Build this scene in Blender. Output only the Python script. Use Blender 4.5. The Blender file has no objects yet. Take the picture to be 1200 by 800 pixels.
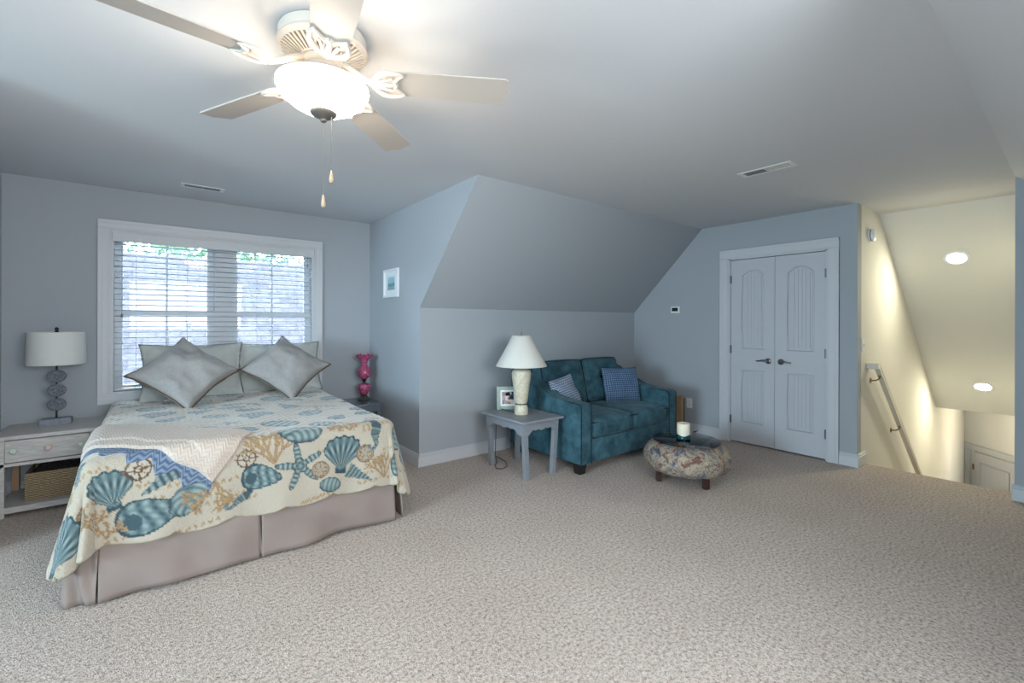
import bpy, bmesh, math, random
import numpy as np
from mathutils import Vector, Matrix, Euler, noise
PI = math.pi
random.seed(7)
S = bpy.context.scene
COL = S.collection

# ------------------------------------------------------------------ camera, light, exposure
F_PX, YAW, CAM_Z = 530.7, 0.9041, 1.335
cam_data = bpy.data.cameras.new('camera')
cam_data.sensor_width = 36.0
cam_data.lens = F_PX / 1200 * 36
cam_data.shift_y = -(400 - 377.04) / 1200
cam_data.clip_start = 0.02
camera = bpy.data.objects.new('camera', cam_data)
COL.objects.link(camera)
camera.location = (0, 0, CAM_Z)
camera.rotation_euler = (PI / 2, math.radians(-0.16), YAW - PI / 2)
S.camera = camera

S.view_settings.view_transform = 'Standard'
S.view_settings.look = 'None'
S.view_settings.gamma = 1.0
S.view_settings.exposure = 0.3
S.view_settings.use_curve_mapping = False
S.cycles.use_denoising = True
S.cycles.max_bounces = 10
S.cycles.diffuse_bounces = 6
S.cycles.transparent_max_bounces = 16
S.cycles.caustics_reflective = False
S.cycles.caustics_refractive = False
S.cycles.sample_clamp_indirect = 6.0

SKY_STRENGTH = 34.0
BULB_EMIT = 280.0
BOWL_EMIT = 30.0
CAN_EMIT = 255.0
WEST_FILL = 275.0
SOUTH_FILL = 140.0

world = bpy.data.worlds.new('overcast_sky')
S.world = world
world.use_nodes = True
wn = world.node_tree.nodes
wb = wn['Background']
wb.inputs['Color'].default_value = (0.58, 0.80, 1.0, 1)
wb.inputs['Strength'].default_value = SKY_STRENGTH


def lamp(name, kind, loc, energy, color, rot=(0, 0, 0), **kw):
    d = bpy.data.lights.new(name, kind)
    d.energy = energy
    d.color = color
    for k, v in kw.items():
        setattr(d, k, v)
    o = bpy.data.objects.new(name, d)
    o.location = loc
    o.rotation_euler = rot
    COL.objects.link(o)
    return o


# fill lamps added before the unseen shaded west and south windows, for daylight
lamp('west_daylight_fill', 'AREA', (-5.1, 0.9, 1.45), WEST_FILL, (0.62, 0.85, 1.0), (0, -PI / 2 + 0.16, 0), shape='RECTANGLE', size=1.35, size_y=1.7)
lamp('south_daylight_fill', 'AREA', (0.55, -1.45, 1.5), SOUTH_FILL, (0.86, 0.94, 1.0), (-PI / 2 + 0.35, 0, PI), shape='RECTANGLE', size=1.9, size_y=1.3)


# ------------------------------------------------------------------ helpers
def lin(c):
    return tuple(((x / 255) / 12.92) if x / 255 <= 0.04045 else ((x / 255 + 0.055) / 1.055) ** 2.4 for x in c)


def new_mat(name):
    m = bpy.data.materials.new(name)
    m.use_nodes = True
    n = m.node_tree.nodes
    l = m.node_tree.links
    return m, n, l, n['Principled BSDF']


def mat(name, rgb, rough=0.6, metal=0.0, noise_scale=None, rgb2=None, bump=0.0, bump_scale=80, detail=3, sheen=0.0, spec=None, stretch=None):
    """plain paint / cloth / metal with optional mottling (two colours) and fine bump"""
    m, n, l, b = new_mat(name)
    b.inputs['Base Color'].default_value = (*lin(rgb), 1)
    b.inputs['Roughness'].default_value = rough
    b.inputs['Metallic'].default_value = metal
    if spec is not None:
        b.inputs['Specular IOR Level'].default_value = spec
    if sheen:
        b.inputs['Sheen Weight'].default_value = sheen
        b.inputs['Sheen Roughness'].default_value = 0.4
    tc = n.new('ShaderNodeTexCoord')
    vec = tc.outputs['Object']
    if stretch:
        mp = n.new('ShaderNodeMapping')
        mp.inputs['Scale'].default_value = stretch
        l.new(vec, mp.inputs['Vector'])
        vec = mp.outputs['Vector']
    if rgb2 is not None:
        t = n.new('ShaderNodeTexNoise')
        t.inputs['Scale'].default_value = noise_scale or 10
        t.inputs['Detail'].default_value = detail
        l.new(vec, t.inputs['Vector'])
        r = n.new('ShaderNodeValToRGB')
        r.color_ramp.elements[0].position = 0.35
        r.color_ramp.elements[1].position = 0.65
        r.color_ramp.elements[0].color = (*lin(rgb), 1)
        r.color_ramp.elements[1].color = (*lin(rgb2), 1)
        l.new(t.outputs['Fac'], r.inputs['Fac'])
        l.new(r.outputs['Color'], b.inputs['Base Color'])
    if bump:
        t2 = n.new('ShaderNodeTexNoise')
        t2.inputs['Scale'].default_value = bump_scale
        t2.inputs['Detail'].default_value = 2
        l.new(vec, t2.inputs['Vector'])
        bp = n.new('ShaderNodeBump')
        bp.inputs['Strength'].default_value = bump
        bp.inputs['Distance'].default_value = 0.004
        l.new(t2.outputs['Fac'], bp.inputs['Height'])
        l.new(bp.outputs['Normal'], b.inputs['Normal'])
    return m


def tag(o, label=None, cat=None, group=None, kind=None):
    if label: o['label'] = label
    if cat: o['category'] = cat
    if group: o['group'] = group
    if kind: o['kind'] = kind
    return o


def root(name, loc, label=None, cat=None, group=None, rz=0.0, kind=None):
    o = bpy.data.objects.new(name, None)
    o.empty_display_size = 0.1
    o.location = loc
    o.rotation_euler = (0, 0, rz)
    COL.objects.link(o)
    return tag(o, label, cat, group, kind)


def link(name, me, material, parent=None, smooth=False, angle=None):
    me.materials.clear() if False else None
    if material is not None:
        for mm in (material if isinstance(material, (list, tuple)) else [material]):
            me.materials.append(mm)
    if smooth:
        for p in me.polygons:
            p.use_smooth = True
    o = bpy.data.objects.new(name, me)
    COL.objects.link(o)
    if parent is not None:
        o.parent = parent
    if smooth and angle:
        me.set_sharp_from_angle(angle=math.radians(angle))
    return o


def build(name, bm, material, parent=None, smooth=False, angle=40):
    bmesh.ops.recalc_face_normals(bm, faces=bm.faces)
    me = bpy.data.meshes.new(name)
    bm.to_mesh(me)
    bm.free()
    return link(name, me, material, parent, smooth, angle)


def BM():
    return bmesh.new()


def box(bm, mn, mx, bevel=0.0, seg=2, M=None):
    mn = Vector(mn); mx = Vector(mx)
    c = (mn + mx) / 2; d = mx - mn
    r = bmesh.ops.create_cube(bm, size=1.0, matrix=Matrix.Translation(c) @ Matrix.Diagonal((d.x, d.y, d.z, 1)))
    vs = r['verts']
    if bevel > 0:
        es = list({e for v in vs for e in v.link_edges})
        rr = bmesh.ops.bevel(bm, geom=es, offset=bevel, segments=seg, profile=0.5, affect='EDGES')
        vs = list({v for v in rr['verts']} | {v for v in vs if v.is_valid})
    if M is not None:
        bmesh.ops.transform(bm, matrix=M, verts=[v for v in vs if v.is_valid])
    return vs


def prism(bm, poly, axis, a, b, bevel=0.0):
    """extrude a 2-D outline; axis is the extrusion axis, poly gives the other two coordinates in xyz order"""
    def P(p, t):
        if axis == 'x': return (t, p[0], p[1])
        if axis == 'y': return (p[0], t, p[1])
        return (p[0], p[1], t)
    va = [bm.verts.new(P(p, a)) for p in poly]
    vb = [bm.verts.new(P(p, b)) for p in poly]
    n = len(poly)
    fs = [bm.faces.new(va), bm.faces.new(list(reversed(vb)))]
    for i in range(n):
        fs.append(bm.faces.new((va[i], va[(i + 1) % n], vb[(i + 1) % n], vb[i])))
    if bevel:
        es = list({e for f in fs[:2] for e in f.edges})
        bmesh.ops.bevel(bm, geom=es, offset=bevel, segments=3, profile=0.5, affect='EDGES')
    return va + vb


def lathe(bm, prof, seg=32, M=None, fn=None, closed=False):
    """revolve (r,z) profile round z; fn(theta,r,z)->(r,z) may warp it"""
    rings = []
    for r, z in prof:
        ring = []
        if r < 1e-6 and fn is None:
            v = bm.verts.new((0, 0, z)); ring = [v] * seg
        else:
            for k in range(seg):
                t = 2 * PI * k / seg
                rr, zz = (r, z) if fn is None else fn(t, r, z)
                ring.append(bm.verts.new((rr * math.cos(t), rr * math.sin(t), zz)))
        rings.append(ring)
    new = {v for ring in rings for v in ring}
    pairs = list(zip(rings, rings[1:]))
    if closed: pairs.append((rings[-1], rings[0]))
    for A, B in pairs:
        for k in range(seg):
            q = [A[k], A[(k + 1) % seg], B[(k + 1) % seg], B[k]]
            u = []
            for v in q:
                if v not in u: u.append(v)
            if len(u) >= 3:
                try: bm.faces.new(u)
                except ValueError: pass
    if M is not None:
        bmesh.ops.transform(bm, matrix=M, verts=list(new))
    return new


def tube(bm, pts, r, seg=8, closed=False):
    pts = [Vector(p) for p in pts]
    n = len(pts)
    rad = r if isinstance(r, (list, tuple)) else [r] * n
    rings = []
    up = None
    for i, p in enumerate(pts):
        if closed:
            t = pts[(i + 1) % n] - pts[i - 1]
        else:
            t = pts[min(i + 1, n - 1)] - pts[max(i - 1, 0)]
        t.normalize()
        if up is None:
            up = Vector((0, 0, 1)) if abs(t.z) < 0.9 else Vector((1, 0, 0))
        s = t.cross(up).normalized()
        up = s.cross(t).normalized()
        rings.append([bm.verts.new(p + (s * math.cos(2 * PI * k / seg) + up * math.sin(2 * PI * k / seg)) * rad[i]) for k in range(seg)])
    for i in range(n if closed else n - 1):
        A, B = rings[i], rings[(i + 1) % n]
        for k in range(seg):
            bm.faces.new((A[k], A[(k + 1) % seg], B[(k + 1) % seg], B[k]))
    if not closed:
        bm.faces.new(list(reversed(rings[0]))); bm.faces.new(rings[-1])


def grid_mesh(name, P, close_u=False):
    """P: array (nv, nu, 3) -> mesh"""
    nv, nu = P.shape[:2]
    me = bpy.data.meshes.new(name)
    idx = np.arange(nv * nu).reshape(nv, nu)
    a = idx[:-1, :-1].ravel(); b = idx[:-1, 1:].ravel(); c = idx[1:, 1:].ravel(); d = idx[1:, :-1].ravel()
    faces = np.stack([a, b, c, d], 1)
    me.from_pydata(P.reshape(-1, 3).tolist(), [], faces.tolist())
    me.update()
    return me


def T(x, y, z):
    return Matrix.Translation((x, y, z))


# ------------------------------------------------------------------ materials
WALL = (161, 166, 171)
m_wall = mat('wall_paint', WALL, 0.85, bump=0.06, bump_scale=220)
m_ceil = mat('ceiling_paint', (204, 206, 209), 0.9, bump=0.05, bump_scale=160)
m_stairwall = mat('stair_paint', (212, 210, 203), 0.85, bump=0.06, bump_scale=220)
m_trim = mat('white_trim', (194, 196, 199), 0.45)
m_door = mat('door_white', (186, 188, 192), 0.5, bump=0.05, bump_scale=300)
m_nickel = mat('brushed_nickel', (120, 120, 122), 0.35, metal=0.9)
m_darkmetal = mat('dark_metal', (45, 45, 48), 0.45, metal=0.6)
m_black = mat('black_plastic', (24, 25, 28), 0.4)
m_plate = mat('white_plastic', (222, 224, 226), 0.4)
m_fanwhite = mat('fan_white', (200, 192, 182), 0.45)
m_fanblade = mat('fan_blade_white', (184, 175, 165), 0.5)
m_greymetal = mat('pewter', (110, 104, 98), 0.45, metal=0.5)
m_skirt = mat('skirt_cotton', (138, 124, 117), 0.9, bump=0.15, bump_scale=400, rgb2=(134, 120, 113), noise_scale=6)
m_sheet = mat('mattress_cloth', (210, 206, 200), 0.9)
m_pillow = mat('linen_grey', (160, 158, 155), 0.95, bump=0.35, bump_scale=420, rgb2=(152, 150, 148), noise_scale=60)
m_piping = mat('brown_piping', (96, 76, 60), 0.9)
m_sham = mat('sham_cotton', (184, 188, 184), 0.95, bump=0.2, bump_scale=260, rgb2=(192, 195, 189), noise_scale=20)
m_whitewood = mat('whitewashed_wood', (200, 196, 192), 0.6, rgb2=(176, 172, 170), noise_scale=9, stretch=(2, 14, 14), bump=0.1, bump_scale=60)
m_rawwood = mat('raw_wood', (176, 142, 112), 0.6)
m_knob_green = mat('glass_knob', (190, 205, 190), 0.15)
m_knob_pink = mat('pink_knob', (206, 180, 166), 0.2)
m_seagrass = None
m_stonegrey = mat('grey_stone', (122, 126, 138), 0.7, rgb2=(140, 143, 152), noise_scale=60)
m_linenshade = mat('linen_shade', (205, 206, 202), 0.9, bump=0.1, bump_scale=500)
m_whiteshade = mat('white_pleated_shade', (206, 205, 198), 0.85)
m_ceramic = None
m_greytable = mat('grey_painted_wood', (136, 140, 146), 0.5, rgb2=(124, 129, 136), noise_scale=12, stretch=(2, 10, 10))
m_darkwood = mat('dark_walnut', (62, 38, 30), 0.4)
m_blackwood = mat('black_wood', (28, 24, 24), 0.4)
m_tan = mat('tan_wood', (168, 138, 104), 0.6, rgb2=(158, 126, 94), noise_scale=8)
m_rail = mat('rail_paint', (196, 190, 178), 0.5)
m_brass = mat('aged_brass', (126, 104, 66), 0.35, metal=0.85)
m_void = mat('closet_shade', (40, 42, 46), 0.9)  # closet walls toned dark, so the colour carries the shade behind the door gaps
m_wax = mat('cream_wax', (226, 218, 196), 0.5)
m_tealglass = mat('teal_glaze', (18, 66, 74), 0.12)


def carpet_material():
    m, n, l, b = new_mat('carpet_pile')
    tc = n.new('ShaderNodeTexCoord')
    n1 = n.new('ShaderNodeTexNoise'); n1.inputs['Scale'].default_value = 150; n1.inputs['Detail'].default_value = 4; n1.inputs['Roughness'].default_value = 0.7
    n2 = n.new('ShaderNodeTexNoise'); n2.inputs['Scale'].default_value = 2.2; n2.inputs['Detail'].default_value = 3
    v = n.new('ShaderNodeTexVoronoi'); v.inputs['Scale'].default_value = 165
    for t in (n1, n2, v): l.new(tc.outputs['Object'], t.inputs['Vector'])
    r = n.new('ShaderNodeValToRGB')
    e = r.color_ramp.elements
    e[0].position = 0.38; e[0].color = (*lin((136, 119, 108)), 1)
    e[1].position = 0.60; e[1].color = (*lin((228, 215, 205)), 1)
    e2 = e.new(0.48); e2.color = (*lin((198, 183, 172)), 1)
    n3 = n.new('ShaderNodeTexNoise'); n3.inputs['Scale'].default_value = 62; n3.inputs['Detail'].default_value = 6; n3.inputs['Roughness'].default_value = 0.85
    l.new(tc.outputs['Object'], n3.inputs['Vector'])
    l.new(n3.outputs['Fac'], r.inputs['Fac'])
    mx = n.new('ShaderNodeMixRGB'); mx.blend_type = 'MULTIPLY'; mx.inputs['Fac'].default_value = 0.35
    r2 = n.new('ShaderNodeValToRGB')
    r2.color_ramp.elements[0].position = 0.35; r2.color_ramp.elements[0].color = (0.82, 0.80, 0.79, 1)
    r2.color_ramp.elements[1].position = 0.65; r2.color_ramp.elements[1].color = (1, 1, 1, 1)
    l.new(n2.outputs['Fac'], r2.inputs['Fac'])
    l.new(r.outputs['Color'], mx.inputs['Color1']); l.new(r2.outputs['Color'], mx.inputs['Color2'])
    l.new(mx.outputs['Color'], b.inputs['Base Color'])
    ad = n.new('ShaderNodeMath'); ad.operation = 'ADD'
    l.new(n1.outputs['Fac'], ad.inputs[0]); l.new(v.outputs['Distance'], ad.inputs[1])
    bp = n.new('ShaderNodeBump'); bp.inputs['Strength'].default_value = 0.8; bp.inputs['Distance'].default_value = 0.009
    l.new(ad.outputs[0], bp.inputs['Height']); l.new(bp.outputs['Normal'], b.inputs['Normal'])
    b.inputs['Roughness'].default_value = 1.0
    b.inputs['Specular IOR Level'].default_value = 0.05
    return m


m_carpet = carpet_material()


def emission(name, rgb, strength):
    m = bpy.data.materials.new(name); m.use_nodes = True
    n = m.node_tree.nodes; l = m.node_tree.links
    n.remove(n['Principled BSDF'])
    e = n.new('ShaderNodeEmission')
    e.inputs['Color'].default_value = (*rgb, 1); e.inputs['Strength'].default_value = strength
    l.new(e.outputs[0], n['Material Output'].inputs['Surface'])
    return m


def glass_pane_material(name, tint=(0.96, 0.98, 0.98), refl=0.06):
    m = bpy.data.materials.new(name); m.use_nodes = True
    n = m.node_tree.nodes; l = m.node_tree.links
    n.remove(n['Principled BSDF'])
    t = n.new('ShaderNodeBsdfTransparent'); t.inputs['Color'].default_value = (*tint, 1)
    g = n.new('ShaderNodeBsdfGlossy'); g.inputs['Roughness'].default_value = 0.02
    fr = n.new('ShaderNodeFresnel'); fr.inputs['IOR'].default_value = 1.45
    mx = n.new('ShaderNodeMixShader')
    l.new(fr.outputs[0], mx.inputs['Fac']); l.new(t.outputs[0], mx.inputs[1]); l.new(g.outputs[0], mx.inputs[2])
    l.new(mx.outputs[0], n['Material Output'].inputs['Surface'])
    return m


m_pane = glass_pane_material('window_glass')
m_tabletop_glass = glass_pane_material('tabletop_glass', (0.93, 0.97, 0.97))


def translucent_mat(name, rgb, trans=0.4):
    m = bpy.data.materials.new(name); m.use_nodes = True
    n = m.node_tree.nodes; l = m.node_tree.links
    n.remove(n['Principled BSDF'])
    d = n.new('ShaderNodeBsdfDiffuse'); d.inputs['Color'].default_value = (*lin(rgb), 1)
    t = n.new('ShaderNodeBsdfTranslucent'); t.inputs['Color'].default_value = (*lin(rgb), 1)
    mx = n.new('ShaderNodeMixShader'); mx.inputs['Fac'].default_value = trans
    l.new(d.outputs[0], mx.inputs[1]); l.new(t.outputs[0], mx.inputs[2])
    l.new(mx.outputs[0], n['Material Output'].inputs['Surface'])
    return m


m_slat = translucent_mat('blind_slat_white', (236, 240, 244), 0.45)

# ------------------------------------------------------------------ the room shell
H = 2.44
YA, XP, XL = 5.024, 1.903, -0.907          # window wall, dormer cheeks
YC, YT, ZC = 3.79, 2.8275, 1.461           # north knee wall, top of the slope, knee height
XD, YE, YF = 5.085, 1.312, 0.338           # closet wall, stair walls
YS = YF - (YC - YT)                        # south knee wall
XS, XSL, ZSL = 5.797, 8.611, 0.154         # stair slope
XW = -5.2
TH = 0.1


def structure(name, bm, m, parent=None):
    o = build(name, bm, m, parent)
    if parent is None: o['kind'] = 'structure'
    return o


bm = BM()
box(bm, (XW, YS, -0.25), (XD, YC, 0)); box(bm, (XL, YC, -0.25), (XP, YA, 0))
box(bm, (XD, YF, -0.25), (5.30, YE, 0))
prism(bm, [(5.30, -0.25), (5.30, 0), (5.318, -0.004), (5.33, -0.018), (5.332, -0.035), (5.325, -0.05), (5.318, -0.25)], 'y', YF, YE)
structure('floor', bm, m_carpet)

bm = BM()
box(bm, (XW, YF, H), (XD + 0.115, YT, H + TH)); box(bm, (XL - TH, YT, H), (XP + TH, YA + TH, H + TH))
box(bm, (XD + 0.115, YF - TH, H), (XS, YE + TH, H + TH))
structure('ceiling', bm, m_ceil)


def slope_n(x0, x1, nm):
    bm = BM()
    prism(bm, [(YC, ZC), (YT, H), (YT, H + TH), (YC + TH, H + TH), (YC + TH, ZC)], 'x', x0, x1)
    return structure(nm, bm, m_wall)


slope_n(XP + TH, XD, 'ceiling_slope_north')
slope_n(XW, XL - TH, 'ceiling_slope_northwest')
SD0, SD1 = -0.5, 1.6      # rear dormer, behind the camera
bm = BM()
for xa, xb in ((XW, SD0), (SD1, XD + 0.115)):
    prism(bm, [(YS, ZC), (YF, H), (YF, H + TH), (YS - TH, H + TH), (YS - TH, ZC)], 'x', xa, xb)
structure('ceiling_slope_south', bm, m_ceil)
bm = BM()
scheek = [(-1.5, 0), (YS, 0), (YS, ZC), (YF, H), (-1.5, H)]
prism(bm, scheek, 'x', SD0 - TH, SD0); prism(bm, scheek, 'x', SD1, SD1 + TH)
xa, xb = SD0 - TH, SD1 + TH
box(bm, (xa, -1.6, 0), (xb, -1.5, 0.8)); box(bm, (xa, -1.6, 2.2), (xb, -1.5, H)); box(bm, (xa, -1.6, 0.8), (SD0 + 0.05, -1.5, 2.2)); box(bm, (SD1 - 0.05, -1.6, 0.8), (xb, -1.5, 2.2))
structure('wall_dormer_south', bm, m_wall)
bm = BM(); box(bm, (xa, -1.6, H), (xb, YF, H + TH)); structure('ceiling_dormer_south', bm, m_ceil)
bm = BM(); box(bm, (xa, -1.6, -0.25), (xb, YS, 0)); structure('floor_dormer_south', bm, m_carpet)
bm = BM(); box(bm, (XW, YS - TH, 0), (xa, YS, ZC)); box(bm, (xb, YS - TH, 0), (XD + 0.115, YS, ZC))
structure('wall_south', bm, m_wall)

bm = BM(); box(bm, (XP + TH, YC, 0), (XD + 0.115, YC + TH, ZC)); structure('wall_knee_north', bm, m_wall)
bm = BM(); box(bm, (XW, YC, 0), (XL - TH, YC + TH, ZC)); structure('wall_knee_northwest', bm, m_wall)
# dormer cheeks
cheek = [(YA, 0), (YC, 0), (YC, ZC), (YT, H), (YA, H)]
bm = BM(); prism(bm, cheek, 'x', XP, XP + TH); structure('wall_dormer_east', bm, m_wall)
bm = BM(); prism(bm, cheek, 'x', XL - TH, XL); structure('wall_dormer_west', bm, m_wall)
# window wall with its opening
WX0, WX1, WZ0, WZ1 = -0.297, 1.308, 0.722, 2.095
bm = BM()
box(bm, (XL - TH, YA, 0), (WX0, YA + 0.14, H)); box(bm, (WX1, YA, 0), (XP + TH, YA + 0.14, H))
box(bm, (WX0, YA, 0), (WX1, YA + 0.14, WZ0)); box(bm, (WX0, YA, WZ1), (WX1, YA + 0.14, H))
structure('wall_north', bm, m_wall)
# closet wall with the double door opening
OY0, OY1, OZ = 1.551, 2.501, 2.046
bm = BM()
prism(bm, [(OY1, 0), (YC, 0), (YC, ZC), (YT, H), (OY1, H)], 'x', XD, XD + 0.115)
box(bm, (XD, OY0, OZ), (XD + 0.115, OY1, H)); box(bm, (XD, YE, 0), (XD + 0.115, OY0, H))
structure('wall_east', bm, m_wall)
bm = BM(); box(bm, (XD + 0.6, YE + TH, 0), (XD + 0.65, 2.9, H)); box(bm, (XD + 0.115, 2.8, 0), (XD + 0.6, 2.9, H)); box(bm, (XD + 0.115, YE + TH, H - 0.05), (XD + 0.6, 2.8, H))
structure('wall_closet', bm, m_void)
bm = BM(); box(bm, (XD, YE + TH, -0.25), (XD + 0.65, 2.9, 0)); structure('floor_closet', bm, m_carpet)
# gable (west) wall with a window
bm = BM()
box(bm, (XW - TH, YS, 0), (XW, 0.05, ZC)); box(bm, (XW - TH, 1.75, 0), (XW, YC, ZC))
prism(bm, [(YS, ZC), (0.05, ZC), (0.05, ZC + (0.05 - YS) * 1.017)], 'x', XW - TH, XW); prism(bm, [(1.75, ZC), (YC, ZC), (YT, H), (1.75, H)], 'x', XW - TH, XW)
box(bm, (XW - TH, 0.05, 0), (XW, 1.75, 0.78)); box(bm, (XW - TH, 0.05, 2.13), (XW, 1.75, H))
structure('wall_west', bm, m_wall)

# stairwell
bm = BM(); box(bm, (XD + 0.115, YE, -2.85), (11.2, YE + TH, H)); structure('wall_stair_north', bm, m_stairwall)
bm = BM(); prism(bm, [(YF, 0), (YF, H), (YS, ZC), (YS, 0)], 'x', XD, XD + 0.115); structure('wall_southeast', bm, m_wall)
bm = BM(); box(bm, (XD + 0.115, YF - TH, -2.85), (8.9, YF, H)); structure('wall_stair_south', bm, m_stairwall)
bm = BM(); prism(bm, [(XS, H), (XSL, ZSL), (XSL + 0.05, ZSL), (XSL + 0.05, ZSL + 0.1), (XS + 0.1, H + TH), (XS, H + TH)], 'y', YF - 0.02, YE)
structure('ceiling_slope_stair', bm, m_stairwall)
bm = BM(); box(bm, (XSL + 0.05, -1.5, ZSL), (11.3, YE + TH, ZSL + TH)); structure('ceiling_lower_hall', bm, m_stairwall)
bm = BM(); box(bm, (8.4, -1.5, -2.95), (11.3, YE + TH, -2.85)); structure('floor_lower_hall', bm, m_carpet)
bm = BM()
for i in range(14):
    x0 = 5.318 + i * 0.238
    box(bm, (x0, YF, -0.2035 * (i + 1) - 0.2), (x0 + 0.262, YE, -0.2035 * (i + 1)), 0.012)
structure('stairs', bm, m_carpet)
# angled wall with the lower door
A45 = Vector((11.0, YE, 0)); DIR = Vector((-1, -1, 0)).normalized(); NOR = Vector((-1, 1, 0)).normalized()
M45 = Matrix(((DIR.x, NOR.x, 0, A45.x), (DIR.y, NOR.y, 0, A45.y), (0, 0, 1, 0), (0, 0, 0, 1)))
bm = BM(); box(bm, (0, -0.1, -2.85), (2.6, 0, ZSL), M=M45); structure('wall_lower_angle', bm, m_stairwall)


def panel_door(bm_leaf, w, h, panels):
    """leaf in local x (width) z (height), front at y=0 facing +y: slab with sunk, raised-field panels"""
    box(bm_leaf, (0, -0.035, 0), (w, -0.011, h))
    # face layer made of stiles and rails between panels: grid of boxes minus the panels
    xs = sorted({0, w} | {p[0] for p in panels} | {p[2] for p in panels})
    zs = sorted({0, h} | {p[1] for p in panels} | {p[3] for p in panels})
    for i in range(len(xs) - 1):
        for j in range(len(zs) - 1):
            cx, cz = (xs[i] + xs[i + 1]) / 2, (zs[j] + zs[j + 1]) / 2
            if any(p[0] < cx < p[2] and p[1] < cz < p[3] for p in panels):
                continue
            box(bm_leaf, (xs[i], -0.012, zs[j]), (xs[i + 1], 0.0, zs[j + 1]))


def panel_field(bm, x0, z0, x1, z1, arch=0.0, grooves=4):
    """raised beadboard field inside a sunk panel, with an arched head filler"""
    n = 18
    w = x1 - x0

    def top(x, inset):
        if arch <= 0: return z1 - inset
        u = (x - (x0 + x1) / 2) / (w / 2)
        return z1 - inset - arch * u * u
    if arch > 0:                       # filler above the arch
        for i in range(n):
            xa = x0 + w * i / n; xb = x0 + w * (i + 1) / n
            za, zb = top(xa, 0), top(xb, 0)
            if z1 - min(za, zb) < 1e-4: continue
            prism(bm, [(xa, za - 1e-4), (xb, zb - 1e-4), (xb, z1), (xa, z1)], 'y', -0.012, 0.0)
    ins = 0.034
    a, b = x0 + ins, x1 - ins
    strips = grooves + 1
    sw = (b - a) / strips
    for s in range(strips):
        xa = a + sw * s + (0.0007 if s else 0); xb = a + sw * (s + 1) - (0.0007 if s < strips - 1 else 0)
        k = 4
        poly = [(xa, z0 + ins), (xb, z0 + ins)] + [(xb + (xa - xb) * q / k, top(xb + (xa - xb) * q / k, ins)) for q in range(k + 1)]
        prism(bm, poly, 'y', -0.012, -0.002)
    # sloped ogee lip all round the sunk panel
    pts = [(x0 + 0.004, z0 + 0.004), (x1 - 0.004, z0 + 0.004)] + [(x1 - 0.004 + (x0 - x1 + 0.008) * q / n, top(x1 - 0.004 + (x0 - x1 + 0.008) * q / n, 0.004)) for q in range(n + 1)]
    tube(bm, [(p[0], -0.005, p[1]) for p in pts], 0.010, 8, closed=True)


def casing(bm, x0, x1, z0, z1, cw, y=0.0, sides='LRT'):
    """moulded casing round an opening, local x/z, projecting to +y"""
    for k, (o, t) in enumerate(((0, 0.012), (0.012, 0.018), (cw - 0.028, 0.024))):
        wv = cw - o
        i0 = o
        if 'L' in sides: box(bm, (x0 - cw, y, z0), (x0 - i0, y + t, z1), 0.002, 1)
        if 'R' in sides: box(bm, (x1 + i0, y, z0), (x1 + cw, y + t, z1), 0.002, 1)
        if 'T' in sides: box(bm, (x0 - cw, y, z1 + i0), (x1 + cw, y + t - 0.0005, z1 + cw), 0.002, 1)
        if 'B' in sides: box(bm, (x0 - cw, y, z0 - cw), (x1 + cw, y + t - 0.0005, z0 - i0), 0.002, 1)


# closet double door: local frame x = -Y direction (left to right in view), y = toward the room (-X)
MD = Matrix(((0, -1, 0, XD), (-1, 0, 0, OY1), (0, 0, 1, 0), (0, 0, 0, 1)))
d1 = root('door_1', (XD, (OY0 + OY1) / 2, 0), kind='structure')
MDl = T(-XD, -(OY0 + OY1) / 2, 0) @ MD
OW = OY1 - OY0


def add(name, bm, m, parent, M=None, smooth=False, angle=40):
    if M is not None: bmesh.ops.transform(bm, matrix=M, verts=bm.verts)
    return build(name, bm, m, parent, smooth, angle)


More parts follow.
